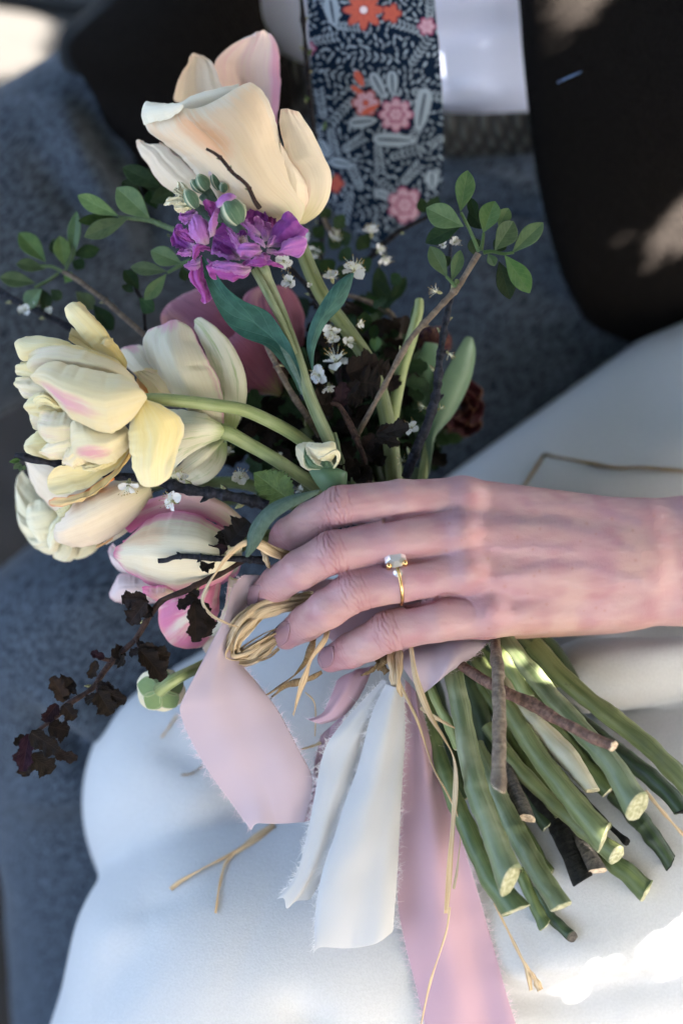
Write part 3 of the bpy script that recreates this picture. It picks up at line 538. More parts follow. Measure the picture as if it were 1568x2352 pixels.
def gem(name, c, rx, ry, dp, n=8, sq=.0):
    g = Geo(); a = np.linspace(0, 2 * np.pi, n + 1)[:-1] + math.pi / n; rows = []
    for rr, z in ((.55, .38), (1.0, .0), (.9, -.12), (.06, -1.)): rows.append(c + rr * (rx * np.cos(a)[:, None] * sx_ + ry * np.sin(a)[:, None] * sy_) + z * dp * sd)
    A = np.array(rows); g.grid(A, None, True); g.add(A[0], [tuple(range(n))]); return build(name, g, M_GEM, ring, smooth=False)
gem('stone', st + sd * .0016, .0052, .0052, .0044)
gs = Geo(); 
for k in range(4):
    a = math.pi / 4 + k * math.pi / 2; q = st + .0052 * (math.cos(a) * sx_ + math.sin(a) * sy_); p0 = st - sd * .0022 + .0012 * (math.cos(a) * sx_ + math.sin(a) * sy_); gk = Geo(); tube_geo(gk, [p0, q, q + sd * .0020], [.0006, .0008, .00125], n=10, seg=8)
    ab_ = np.linspace(0, np.pi, 8)[:, None, None]; ph_ = np.linspace(0, 2 * np.pi, 11)[None, :-1, None]; gk.grid(q + sd * .0022 + .0013 * (np.sin(ab_) * np.cos(ph_) * sx_ + np.sin(ab_) * np.sin(ph_) * sy_ + np.cos(ab_) * sd), None, True)
    build('prong', gk, M_GOLD, ring)
gem('side_stone', rc + unit(.42 * e1 + .9 * e2) * .0122, .0022, .0026, .002, 8)
# ------------------------------------------------------------------ flowers
GF = 'flowers of the bouquet'
CREAM = (.84, .70, .50); 
M_PEACH = petal_mat('peach_tulip_petal', (.89, .73, .52), tip=(.90, .69, .49), edge=(.86, .78, .66), edge_w=.25, tip_from=.3, tip_to=1.1, streak=(.87, .76, .62), streak_amt=.35, foot=(.82, .78, .52), blush=((.86, .42, .20), .80, .42, .24, .15, .8), freq=16, trans=.24)
M_LIP = petal_mat('petal_rim', (.85, .80, .66), tip=(.86, .82, .70), streak=(.84, .76, .62), streak_amt=.3, freq=30)
M_PEACH2 = petal_mat('pale_peach_petal', (.89, .75, .56), tip=(.89, .75, .60), edge=(.85, .58, .46), edge_w=.14, edge_amt=.6, foot=(.78, .70, .42), freq=18)
M_PINKP = petal_mat('pink_flushed_petal', (.84, .62, .52), tip=(.84, .70, .66), streak=(.80, .44, .50), streak_amt=.5, blush=((.78, .28, .42), .55, .95, .7, .16, .8), freq=22, foot=(.86, .52, .32))
M_YEL = petal_mat('yellow_petal', (.90, .755, .36), tip=(.90, .80, .50), streak=(.88, .80, .58), streak_amt=.35, edge=(.88, .78, .50), edge_w=.2, foot=(.85, .70, .28), freq=14, trans=.24)
M_YELB = petal_mat('blushed_yellow_petal', (.90, .78, .49), tip=(.90, .76, .50), streak=(.88, .80, .64), streak_amt=.4, blush=((.80, .36, .46), .66, .30, .30, .20, .85), foot=(.86, .74, .44), freq=14, trans=.24)
M_YELP = petal_mat('pale_inner_petal', (.90, .79, .52), tip=(.90, .79, .60), streak=(.84, .62, .58), streak_amt=.3, edge=(.87, .77, .47), edge_w=.3, freq=12, trans=.24)
M_ORL = petal_mat('orange_lipped_petal', (.86, .66, .30), tip=(.86, .64, .34), edge=(.86, .40, .22), edge_w=.2, freq=10, foot=(.84, .56, .20), trans=.24)
M_WHT = petal_mat('white_green_petal', (.80, .76, .58), tip=(.83, .79, .63), streak=(.42, .50, .20), streak_amt=.85, foot=(.46, .54, .22), freq=14)
M_WHTP = petal_mat('white_pink_veined_petal', (.82, .76, .58), tip=(.84, .78, .64), streak=(.70, .70, .46), streak_amt=.35, edge=(.76, .26, .46), edge_w=.1, edge_amt=.75, freq=18, blush=((.78, .30, .50), .97, .6, .14, .2, .7))
M_ORI = petal_mat('orange_inner_petal', (.86, .30, .08), tip=(.86, .55, .25), streak=(.85, .42, .2))
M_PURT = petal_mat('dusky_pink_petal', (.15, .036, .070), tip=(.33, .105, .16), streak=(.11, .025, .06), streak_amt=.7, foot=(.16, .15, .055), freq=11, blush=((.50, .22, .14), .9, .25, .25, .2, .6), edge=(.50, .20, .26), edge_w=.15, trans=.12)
M_PKE = petal_mat('pink_edged_petal', (.84, .75, .57), tip=(.85, .76, .60), edge=(.76, .155, .38), edge_w=.30, edge_amt=1., streak=(.82, .74, .50), streak_amt=.3, foot=(.83, .78, .55), freq=20, blush=((.86, .50, .26), .72, .72, .22, .2, .55))
M_PKB = petal_mat('bright_pink_petal', (.83, .52, .48), tip=(.76, .17, .36), edge=(.76, .15, .38), edge_w=.4, streak=(.86, .68, .60), streak_amt=.55, foot=(.84, .74, .54), freq=11)
M_PKS = petal_mat('pink_streaked_petal', (.78, .24, .38), tip=(.78, .24, .40), edge=(.84, .36, .32), edge_w=.25, edge_amt=.6, streak=(.85, .62, .58), streak_amt=.7, freq=8, blush=((.85, .80, .66), .5, .5, .6, .12, .95))
M_PKW = petal_mat('pale_pink_petal', (.80, .62, .60), tip=(.82, .68, .68), edge=(.78, .38, .50), edge_w=.2, edge_amt=.5)
M_PLY = petal_mat('pale_lemon_petal', (.88, .80, .55), tip=(.89, .82, .62), edge=(.84, .80, .60), edge_w=.2, streak=(.80, .76, .54), foot=(.82, .76, .44), freq=14)
M_STK = petal_mat('purple_petal', (.30, .055, .36), tip=(.33, .060, .37), edge=(.58, .26, .60), edge_w=.10, edge_amt=.75, streak=(.42, .13, .48), streak_amt=.35, foot=(.62, .48, .60), freq=12, trans=.25)
M_STKL = petal_mat('mauve_petal_back', (.50, .185, .53), tip=(.46, .14, .48), edge=(.66, .38, .64), edge_w=.12, edge_amt=.8, streak=(.60, .30, .60), streak_amt=.3, foot=(.58, .40, .50), freq=12, trans=.25)
M_STKM = petal_mat('magenta_petal', (.38, .07, .33), tip=(.42, .08, .37), edge=(.60, .26, .56), edge_w=.12, edge_amt=.7, freq=12, trans=.25)
M_RED = petal_mat('dark_red_petal', (.045, .004, .010), tip=(.08, .007, .014), edge=(.45, .2, .10), edge_w=.12, edge_amt=.6)
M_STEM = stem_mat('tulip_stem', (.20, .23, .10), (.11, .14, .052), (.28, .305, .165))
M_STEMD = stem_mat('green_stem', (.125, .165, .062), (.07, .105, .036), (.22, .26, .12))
M_STEMS = stem_mat('ridged_stem', (.19, .225, .12), (.10, .135, .062), (.32, .345, .225), 6.)
M_STEMG = stem_mat('pale_stem', (.30, .345, .15), (.20, .255, .095), (.38, .42, .23))
M_CUT = plain('cut_stem_flesh', (.50, .49, .34), (.25, .26, .14), .5, 500., .3)
M_SAGE = leaf_mat('sage_leaf', (.034, .100, .082), (.017, .062, .052), (.055, .13, .105), .6, .1, 200., nv_=6.)
M_SAGE2 = leaf_mat('downy_leaf', (.12, .185, .15), (.08, .135, .11), (.17, .23, .19), .7, .1, 500., nv_=4.)
M_TLEAF = leaf_mat('tulip_leaf', (.105, .185, .095), (.07, .14, .075), (.13, .21, .12), .4, .15, 120., nv_=0.)
def side_path(f, P, d): return pts(f, P, d)
def flower_at(label, cat, at, grp=GF, nm='tulip'): return thing(nm, label, cat, at, grp)
def pet(t, f, L, R, mat, d=0., **k):
    for a in ('T', 'B'):
        if a in k: k[a] = pts(f, k[a], d)
    k.setdefault('rib', .00062); k.setdefault('edge', .00045); k.setdefault('n', 30); k.setdefault('m', 18)
    return sheet('petal', pts(f, L, d), pts(f, R, d), mat, t, **k)

# large peach tulip
t = flower_at('large cream and peach tulip at the top, in front of the jacket', 'tulip', fV(672, 505))
pet(t, fA, [(1130, 760, 0), (960, 560, -4), (860, 480, -2), (795, 467, 0), (808, 405, 0), (832, 330, 0), (866, 296, 1), (868, 262, 2)], [(1230, 760, 0), (1090, 520, -2), (1020, 400, 0), (990, 308, 0), (966, 275, 1), (932, 251, 2)], M_PEACH2, -.014, T=[(884, 243, 3), (905, 246, 3)], bulge=-.006, ruffle=.0012, rf=5, seed=1)
pet(t, fA, [(1200, 800, 0), (1080, 560, 0), (1010, 390, 0), (990, 300, 0), (1020, 248, 2), (1085, 193, 4), (1150, 172, 5)], [(1310, 800, 0), (1285, 640, 2), (1276, 545, 3), (1288, 460, 2), (1288, 300, 0), (1276, 205, 0), (1248, 157, 2)], M_PINKP, -.018, T=[(1190, 150, 5), (1216, 140, 5)], bulge=-.007, ruffle=.001, rf=3, seed=2)
pet(t, fA, [(1290, 1010, -4), (1000, 960, 4), (860, 915, 6), (800, 890, 5), (740, 845, 4), (700, 800, 3), (680, 757, 2), (650, 722, 1), (628, 670, 0)], [(1310, 960, 0), (1000, 850, 12), (900, 790, 12), (830, 730, 8), (780, 688, 5), (735, 660, 3), (692, 668, 1), (668, 656, 0)], M_PEACH2, .000, T=[(626, 650, -1), (640, 640, -1)], bulge=.006, ruffle=.0008, seed=3)
pet(t, fA, [(1300, 990, 0), (900, 785, 2), (830, 728, 0), (775, 688, -2), (740, 662, -2)], [(1300, 930, 0), (900, 720, -2), (820, 690, -6), (770, 670, -8), (730, 655, -6)], M_WHTP, .002, bulge=-.004)
pet(t, fA, [(1300, 1022, -4), (1150, 985, 2), (1000, 925, 4), (900, 800, 4), (800, 692, 2), (690, 618, 0), (672, 590, 0), (663, 552, 0)], [(1372, 1022, -6), (1425, 900, -2), (1360, 770, 2), (1300, 660, 3), (1268, 540, 4), (1238, 460, 4), (1200, 405, 4), (1152, 372, 4)], M_PEACH, .010,
    T=[(676, 556, 2), (692, 546, 4), (765, 538, 10), (833, 495, 14), (849, 480, 15), (908, 487, 16), (990, 457, 14), (1088, 405, 8)], bulge=.021, ruffle=.0010, rf=2, seed=4, n=44, m=30)
# the petal's pale rim: flopped outward at the left corner, seen from inside along the middle
pet(t, fA, [(700, 600, -6), (740, 590, -4), (800, 570, 0), (860, 540, 2), (930, 530, 3), (1000, 510, 2), (1090, 440, 0)], [(662, 490, -5), (690, 468, -4), (760, 474, -2), (836, 468, 0), (890, 436, 0), (1000, 404, 0), (1100, 384, -1)], M_LIP, .012, bulge=.0022, n=44, m=10, ruffle=.0003, rib=.0002, edge=.0003)
pet(t, fA, [(663, 575, 1), (678, 572, 4), (705, 560, 8), (770, 548, 13), (828, 510, 17), (846, 486, 18)], [(660, 485, 0), (676, 463, 1), (715, 479, 4), (770, 476, 8), (815, 474, 12), (846, 478, 17)], M_LIP, .0175, bulge=.0030, n=44, m=12, ruffle=.0003, rib=.0002, edge=.0003)
pet(t, fA, [(1330, 1020, -2), (1390, 940, 4), (1404, 860, 6), (1378, 785, 6), (1325, 735, 6), (1300, 645, 4), (1282, 545, 2), (1286, 500, 2)], [(1400, 1012, -10), (1470, 940, -10), (1500, 850, -12), (1486, 762, -10), (1440, 672, -8), (1392, 592, -6), (1352, 534, -4)], M_PEACH2, .012, T=[(1310, 500, 0), (1345, 512, -1)], bulge=.008, ruffle=.0005, seed=6)
pet(t, fA, [(1280, 1000, -2), (1250, 850, 2), (1240, 700, 0), (1250, 610, 0)], [(1385, 1014, -4), (1410, 930, 2), (1408, 845, 3), (1330, 720, 0)], M_PEACH2, .0145, bulge=.007)
tube('stem', pts(fV, [(668, 492), (700, 590), (742, 682), (801, 763), (850, 838), (880, 925), (900, 1040), (908, 1140)], .0), [.0034, .0036, .0036, .0037, .0040], M_STEM, t, n=40, seg=12)

# purple stock with its buds
t = flower_at('purple stock flower with green buds in front of the peach tulip', 'stock flower', fV(604, 613), nm='stock_flower')
d0 = .030
def S_(L, R, mat, d, **k):
    k['ruffle'] = k.get('ruffle', .0004) + .0007; k.setdefault('rf', 2.4); k.setdefault('rib', .0007); k.setdefault('edge', .0006); k.setdefault('seed', int(abs(L[0][0] * 7 + L[-1][1])) % 97)
    return pet(t, fM, L, R, mat, d0 + d, **k)
S_([(850, 600), (800, 540), (803, 430), (840, 350)], [(960, 600), (985, 480), (985, 380), (960, 345)], M_STK, -.010, T=[(880, 328), (925, 330)], bulge=-.002)
S_([(860, 700), (800, 600), (800, 530), (830, 475)], [(960, 680), (975, 600), (968, 540), (940, 490)], M_STK, -.005, T=[(875, 460), (905, 465)], bulge=-.002, ruffle=.0006)
S_([(950, 650), (950, 560), (980, 530), (1000, 535)], [(1000, 700), (1040, 620), (1035, 570), (1025, 550)], M_STKM, -.008)
S_([(930, 760), (900, 680), (862, 620), (850, 565)], [(990, 740), (1010, 680), (1000, 640), (992, 598)], M_STKL, -.001, T=[(880, 540), (925, 578), (950, 590)], bulge=.0015, ruffle=.0006, seed=3)
S_([(960, 790, 2), (985, 700, 3), (1040, 600, 4), (1100, 530, 3), (1135, 500, 2)], [(985, 800, 2), (1120, 790, 4), (1230, 720, 2), (1312, 662, -2)], M_STK, .000, T=[(1160, 520, 2), (1210, 590, 2), (1260, 640, 0)], bulge=.003, ruffle=.001, seed=4, n=26, m=16)
S_([(960, 810, 2), (1060, 800, 4), (1080, 750, 5), (1130, 725, 5), (1190, 705, 4)], [(970, 835, 2), (1080, 860, 4), (1160, 872, 3), (1215, 880, 1)], M_STKL, .004, T=[(1260, 712, 4), (1288, 735, 3), (1280, 800, 2), (1250, 850, 1)], bulge=.003, ruffle=.0008, seed=5)
S_([(950, 825), (1040, 838), (1100, 850), (1160, 858)], [(960, 850), (1030, 862), (1100, 868), (1150, 864)], M_STKL, .006, bulge=.001)
S_([(900, 720, 3), (830, 680, 4), (770, 640, 3), (740, 608, 1)], [(912, 690, 2), (880, 640, 4), (820, 580, 4), (765, 560, 1)], M_STKL, .004, T=[(742, 580, 0)], bulge=.002)
S_([(742, 872, 2), (690, 800, 4), (640, 710, 4), (622, 655, 2)], [(752, 780, 2), (712, 710, 5), (668, 650, 4), (640, 630, 2)], M_STKL, .004, bulge=.002)
S_([(908, 860, 2), (830, 875, 5), (750, 872, 5), (722, 845, 3)], [(908, 810, 2), (865, 765, 5), (800, 755, 6), (740, 775, 4)], M_STKL, .008, T=[(718, 820, 3), (728, 790, 4)], bulge=.003)
S_([(742, 912, 0), (640, 895, 2), (560, 860, 2), (520, 800, 0), (518, 760, 0)], [(742, 870, 0), (660, 760, 3), (590, 710, 3), (545, 690, 0)], M_STK, .001, T=[(522, 720, 0)], bulge=-.002, ruffle=.0008, seed=6)
S_([(742, 912, 3), (650, 900, 4), (570, 870, 3), (522, 850, 0)], [(742, 895, 3), (650, 878, 6), (580, 850, 5), (530, 830, 1)], M_STKL, .003)
S_([(830, 970, 3), (800, 1045, 2), (720, 1070, 1), (600, 1066, 0), (545, 1058, -1)], [(830, 890, 3), (720, 920, 5), (600, 910, 4), (515, 920, 1)], M_STKM, .004, T=[(500, 1020, -1), (460, 905, -3), (480, 940, 0)], bulge=.002, ruffle=.0010, seed=7)
S_([(830, 1000, 4), (760, 1030, 5), (620, 1000, 6), (515, 975, 3)], [(820, 960, 4), (720, 925, 8), (600, 905, 8), (520, 925, 3)], M_STKL, .006, bulge=.002, ruffle=.0004)
S_([(1100, 972, 3), (980, 945, 5), (880, 955, 5), (780, 958, 2)], [(1085, 945, 3), (980, 898, 7), (870, 885, 7), (800, 920, 3)], M_STKM, .008, bulge=.002)
S_([(870, 950, 0), (850, 900, 0), (880, 860, 0), (920, 845, 0)], [(1000, 930, 0), (990, 880, 0), (970, 850, 0), (950, 842, 0)], M_STKL, .006, bulge=.001)
S_([(945, 808, 4), (890, 760, 4), (840, 720, 3), (800, 680, 2)], [(955, 790, 4), (920, 740, 4), (870, 700, 4), (815, 668, 2)], M_STKL, .010, bulge=.001)
S_([(955, 800, 4), (970, 760, 4), (990, 720, 3), (1020, 700, 2)], [(975, 805, 4), (1000, 780, 4), (1020, 740, 3), (1025, 715, 2)], M_STKL, .008, bulge=.001)
S_([(700, 720), (715, 670), (745, 645), (780, 660)], [(780, 750), (790, 710), (790, 680), (785, 665)], M_STK, .001)
S_([(720, 760, 3), (740, 700, 3), (775, 705, 3), (780, 730, 3)], [(760, 770, 3), (790, 760, 3), (790, 740, 3), (785, 735, 3)], M_PKW, .004)
# second floret to the side
S_([(430, 790, 2), (350, 730, 4), (325, 640, 4), (345, 580, 2)], [(490, 770, 2), (490, 660, 4), (455, 580, 4), (400, 540, 2)], M_STKL, .004, T=[(365, 545, 2)], bulge=.004)
S_([(372, 862, 0), (260, 825, 0), (178, 762, -1), (190, 660, -2)], [(372, 770, 0), (320, 700, 0), (280, 640, -1), (250, 612, -2)], M_STK, -.001, T=[(205, 630, -2)], bulge=-.002, ruffle=.0008, seed=8)
S_([(365, 770, 2), (300, 740, 2), (250, 700, 1), (210, 672, 0)], [(370, 740, 2), (320, 670, 3), (280, 650, 1), (230, 655, 0)], M_STKM, .001)
S_([(345, 600, 0), (300, 620, 0), (250, 585, 0), (235, 565, 0)], [(400, 520, 0), (370, 500, 0), (300, 510, 0), (250, 520, 0)], M_STKL, .0, bulge=.001, ruffle=.0005)
S_([(490, 722, 2), (505, 600, 3), (462, 520, 2), (438, 440, 0)], [(535, 700, 2), (545, 590, 4), (575, 500, 3), (604, 432, 0)], M_STKM, .004, T=[(452, 418, 0), (520, 412, 0), (575, 420, 0)], bulge=-.003)
S_([(490, 722, 2), (482, 640, 4), (500, 560, 5), (560, 480, 3)], [(535, 700, 2), (545, 600, 6), (575, 510, 5), (604, 435, 1)], M_STKL, .007, bulge=.002)
S_([(505, 835, 2), (440, 830, 2), (390, 880, 2), (370, 910, 1)], [(495, 800, 2), (400, 770, 4), (355, 800, 4), (350, 880, 2)], M_STKM, .004, bulge=.002)
S_([(372, 862, 1), (300, 880, 1), (250, 870, 0), (222, 855, -1)], [(360, 830, 1), (320, 810, 2), (265, 815, 1), (235, 840, 0)], M_STKL, .003, bulge=.001)
S_([(420, 880, 0), (350, 900, 0), (300, 930, 0), (275, 940, 0)], [(420, 960, 0), (380, 990, 0), (330, 990, 0), (290, 965, 0)], M_STKL, .001, bulge=.002)
S_([(340, 960, 0), (330, 1060, 0), (390, 1140, 0), (430, 1240, -1)], [(430, 860, 0), (450, 1000, 1), (500, 1110, 0), (520, 1215, -1)], M_STKM, -.003, T=[(450, 1262, -1), (490, 1245, -1)], bulge=.003, ruffle=.001, seed=9)
S_([(650, 320, 0), (700, 380, 0), (740, 420, 0), (790, 480, 0)], [(660, 350, 0), (690, 420, 0), (750, 470, 0), (790, 500, 0)], M_STKL, -.008)
S_([(760, 600, 0), (700, 560, 0), (620, 560, 0), (540, 600, 0)], [(850, 880, -2), (760, 900, -2), (600, 860, -2), (500, 860, -2)], M_STK, -.010)
# buds: two sepals pale-edged round a closed tip
M_BUD = petal_mat('bud_sepal', (.075, .145, .085), tip=(.10, .17, .10), edge=(.62, .60, .42), edge_w=.42, streak=(.22, .29, .19), streak_amt=.5, freq=10, trans=.05, rough=.7)
M_BUDP = petal_mat('bud_petal', (.62, .62, .32), tip=(.72, .70, .48), trans=.24)
def bud(parent, f, b, tp, wd, d, tipmat=None):
    B, Tp = f(*b, d), f(*tp, d + .002); ax = Tp - B; n_ = 16; s = np.linspace(0, 1, n_); P = B + ax * s[:, None]; r = f.r(wd) * .5 * np.sin(np.pi * np.clip(s * .86 + .10, 0, 1)) ** .75
    g = Geo(); a = np.linspace(0, 2 * np.pi, 19)[:-1]; ex = unit(np.cross(ax, [0, 0, 1.])); ey = unit(np.cross(ex, ax)); A = P[:, None] + r[:, None, None] * (np.cos(a)[None, :, None] * ex + np.sin(a)[None, :, None] * ey) * (1 + .10 * np.cos(a * 3 + .6))[None, :, None]
    uvs = np.stack(np.broadcast_arrays(s[:, None], (a * 3 / 6.283 % 1)[None]), -1); g.grid(A, uvs, True); o = build('bud', g, M_BUD, parent, 0, 1)
    if tipmat: 
        g = Geo(); s2 = np.linspace(0, 1, 8); P2 = B + ax * (.80 + .32 * s2)[:, None]; r2 = f.r(wd) * .34 * (1 - s2 ** 2) ** .5 + .0002; g.grid(P2[:, None] + r2[:, None, None] * (np.cos(a)[None, :, None] * ex + np.sin(a)[None, :, None] * ey) * (1 + .2 * np.cos(a * 2))[None, :, None], None, True); build('bud_petal', g, tipmat, o)
    return o
for b, tp, wd, dd, tm in (((385, 478), (292, 325), 118, .006, None), ((470, 332), (395, 205), 118, .002, None), ((440, 350), (340, 250), 92, .000, None), ((735, 610), (612, 395), 205, .010, M_STKL), ((575, 330), (520, 170), 105, -.003, M_PKW), ((610, 350), (595, 268), 80, .001, None)):
    bud(t, fM, b, tp, wd, d0 + dd, tm)
bud(t, fM, (690, 600), (770, 440), 120, d0 + .002, None)
for L, R, d_ in (([(330, 500), (290, 400), (230, 330), (225, 265)], [(370, 480), (340, 390), (310, 310), (270, 270)], 0), ([(340, 500), (270, 470), (190, 450), (115, 455)], [(330, 440), (280, 400), (220, 385), (155, 390)], .003), ([(320, 505), (270, 510), (230, 505), (205, 490)], [(340, 450), (290, 430), (240, 430), (200, 450)], .005), ([(340, 470), (270, 400), (210, 370), (190, 340)], [(320, 420), (260, 350), (230, 320), (215, 310)], .002)):
    S_(L, R, M_PLY, d_, bulge=.002, ruffle=.0005)
for P in ([(560, 640), (450, 520), (380, 470)], [(580, 600), (520, 420), (460, 320)], [(740, 680), (620, 560), (430, 370)], [(770, 700), (740, 650), (730, 600)]): tube('flower_stalk', pts(fM, P, d0 - .003), .0021, M_SAGE2, t, n=14)
tube('stem', np.vstack([pts(fV, [(590, 600, 4), (606, 618, 6)], d0 - .006), pts(fD, [(200, 150, 0), (285, 350, 0), (375, 600, -2), (455, 850, -4), (540, 1050, -8), (600, 1180, -12), (660, 1330, -18)], d0 - .004)]), [.0031, .0030, .0033, .0036], M_STEMS, t, n=40, seg=12, flat=.85)
tube('stem', pts(fD, [(120, 80, 0), (215, 260, 1), (300, 430, 0), (370, 600, -2)], d0 + .001), [.0019, .0017, .0012], M_STEMS, t, n=24)
def bigleaf(parent, L, R, d, mat, bulge=.002, f=fV, **k): return sheet('leaf', pts(f, L, d), pts(f, R, d), mat, parent, bulge=bulge, n=34, m=10, **k)
bigleaf(t, [(690, 908, 0), (668, 862, 2), (640, 826, 2), (610, 795, 0), (560, 776, -2), (520, 742, -3), (490, 690, -2), (472, 640, 0), (463, 590, 0)], [(694, 905, 0), (689, 850, 0), (672, 800, 0), (652, 765, 0), (615, 715, 2), (562, 692, 3), (520, 660, 2), (490, 620, 0), (466, 586, 0)], .034, M_SAGE, -.0025)
bigleaf(t, [(660, 835, 0), (678, 870, 0), (690, 900, 0), (694, 908, 0)], [(640, 790, -1), (668, 820, 0), (690, 870, 1), (696, 908, 0)], .0365, M_SAGE2, .0008)
bigleaf(t, [(716, 850, 0), (704, 800, 1), (708, 760, 2), (726, 715, 3), (762, 660, 3), (795, 632, 0), (811, 626, 0)], [(719, 850, 0), (724, 800, 0), (748, 745, 0), (786, 703, 0), (804, 665, 0), (813, 628, 0)], .028, M_SAGE, .002)
bigleaf(t, [(762, 995, 0), (770, 1010, 0), (774, 1030, 0), (778, 1060, 0)], [(772, 992, 1), (778, 1010, 2), (786, 1050, 2), (794, 1085, 0)], .016, M_STEMS, .001)

# big double yellow tulip on the left
t = flower_at('big open double tulip in soft yellow, frontmost on the left', 'tulip', fC(805, 690), nm='tulip')
yd = .030
def Y(L, R, mat, d=0., **k):
    k['ruffle'] = k.get('ruffle', .0003) + .0008; k.setdefault('rf', 1.7); k.setdefault('rib', .0006); k.setdefault('edge', .0007); k.setdefault('seed', int(abs(L[0][0] * 3 + L[-1][1] * 5)) % 89)
    return pet(t, fC, L, R, mat, yd + d, **k)
Y([(700, 600, -6), (560, 470, -8), (430, 370, -6), (385, 350, -4)], [(720, 560, -6), (600, 450, -8), (470, 320, -8), (405, 282, -6)], M_YEL, -.014)
Y([(690, 560, -8), (590, 450, -6), (470, 345, -2), (400, 265, 0), (376, 220, 0), (365, 190, 0)], [(700, 470, -12), (640, 385, -9), (600, 315, -7), (540, 235, -6), (485, 180, -5), (440, 152, -4)], M_YEL, -.008, T=[(370, 165, 1), (395, 147, 0)], bulge=.008, n=30, m=16)
Y([(632, 380, -2), (612, 392, 0), (592, 385, 2), (585, 370, 2)], [(640, 360, -2), (612, 345, 2), (585, 355, 4), (575, 365, 3)], M_YEL, -.008, bulge=.002)
Y([(780, 640, 0), (640, 560, 0), (450, 485, 0), (250, 460, -2), (130, 478, -4), (98, 430, -4), (90, 400, -4)], [(760, 560, 0), (660, 470, 2), (550, 410, 2), (430, 365, 0), (330, 338, -2), (230, 325, -3), (150, 335, -4)], M_YEL, -.008, T=[(92, 375, -4), (112, 352, -4)], bulge=.010, n=30, m=16, ruffle=.0006)
Y([(500, 640, 0), (300, 600, 0), (150, 570, -2), (92, 552, -4)], [(500, 560, 0), (300, 500, 0), (190, 475, -2), (125, 482, -4)], M_YEL, -.012, T=[(90, 530, -4), (100, 500, -4)], bulge=.004)
Y([(500, 700, 0), (300, 720, 0), (160, 695, -2), (110, 650, -4)], [(500, 600, 0), (300, 570, 0), (180, 560, -2), (94, 565, -4)], M_YELP, -.010, T=[(92, 620, -4), (90, 590, -4)], bulge=.004)
Y([(790, 660, 2), (600, 600, 4), (400, 560, 4), (260, 530, 3), (195, 540, 0)], [(785, 610, 2), (690, 500, 4), (520, 430, 4), (340, 388, 2), (235, 395, 0), (190, 425, -1)], M_YELP, .002, T=[(165, 510, -1), (165, 470, -1)], bulge=.008, ruffle=.0007, seed=3, n=30, m=16)
Y([(500, 760, 0), (330, 790, 0), (220, 790, -2), (165, 770, -3)], [(500, 680, 0), (330, 650, 0), (220, 655, -2), (160, 690, -3)], M_YEL, -.004, T=[(145, 745, -3), (145, 710, -3)], bulge=.006)
Y([(500, 800, 0), (350, 850, 0), (240, 870, -2), (200, 860, -3)], [(500, 730, 0), (300, 720, 0), (190, 720, -2), (150, 745, -3)], M_YELP, -.008, bulge=.004)
Y([(420, 790, 0), (330, 750, 2), (250, 735, 1), (215, 742, -1)], [(420, 740, 0), (320, 680, 2), (250, 640, 1), (180, 680, -2)], M_YEL, .0, bulge=.004)
# the main petal facing the viewer
Y([(806, 700, 0), (770, 780, 5), (690, 838, 7), (590, 858, 7), (490, 830, 6), (395, 778, 4), (325, 695, 2), (280, 640, 0), (225, 612, -2)], [(795, 640, 2), (725, 563, 6), (610, 528, 6), (460, 495, 4), (345, 465, 2), (265, 485, 0), (212, 520, -2)], M_YELB, .012, T=[(198, 590, -3), (196, 555, -3)], bulge=.0125, ruffle=.0004, seed=2, n=40, m=24)
Y([(560, 920, 0), (420, 930, 2), (300, 935, 1), (245, 915, -1)], [(560, 800, 0), (420, 770, 2), (300, 745, 2), (235, 750, 0)], M_YELP, .004, T=[(222, 880, -1), (225, 800, -1)], bulge=.006)
Y([(560, 990, 0), (400, 1030, 0), (300, 1025, -1), (232, 1000, -2)], [(540, 900, 0), (420, 850, 2), (330, 880, 2), (260, 940, 0)], M_YELP, .003, T=[(225, 985, -2), (245, 960, -1)], bulge=.005)
Y([(520, 1030, 0), (440, 1075, 0), (400, 1072, 0), (365, 1055, -1)], [(480, 930, 0), (420, 900, 2), (380, 960, 2), (355, 1020, 0)], M_YELP, .006, bulge=.004, T=[(355, 1040, -1)])
Y([(400, 970, 0), (320, 1030, -2), (240, 1025, -3), (180, 1010, -5)], [(360, 900, 0), (280, 870, -2), (215, 865, -3), (160, 905, -5)], M_YEL, -.006, T=[(148, 980, -5), (145, 940, -5)], bulge=.005)
Y([(750, 920, 0), (710, 990, 3), (640, 1040, 4), (560, 1058, 3), (480, 1042, 1)], [(700, 830, 0), (560, 850, 5), (450, 795, 5), (408, 830, 3), (412, 900, 1)], M_YELB, .008, T=[(440, 1010, 0), (420, 960, 0)], bulge=.009, n=30, m=18)
Y([(700, 1000, -2), (620, 1070, 0), (540, 1105, 0), (480, 1090, -1)], [(650, 960, -2), (560, 1010, 2), (500, 1035, 2), (460, 1055, 0)], M_YEL, .002, bulge=.004)
Y([(750, 960, -2), (660, 1075, -2), (520, 1175, -3), (390, 1228, -4), (320, 1235, -5)], [(740, 900, -2), (620, 1010, 0), (480, 1070, 0), (380, 1062, -2), (310, 1075, -4)], M_YEL, .000, T=[(265, 1200, -6), (262, 1140, -6)], bulge=-.006, n=30, m=16)
Y([(745, 1010, -2), (650, 1130, -4), (540, 1215, -5), (430, 1272, -6), (345, 1300, -7)], [(745, 960, -2), (640, 1090, -2), (520, 1180, -2), (400, 1230, -4), (310, 1235, -6)], M_ORL, -.003, T=[(290, 1290, -8), (275, 1262, -8)], bulge=.004, n=30, m=14)
Y([(640, 1120, -4), (540, 1180, -5), (430, 1235, -6), (330, 1265, -8)], [(650, 1140, -6), (540, 1210, -9), (420, 1265, -10), (330, 1290, -11)], M_ORI, -.003)
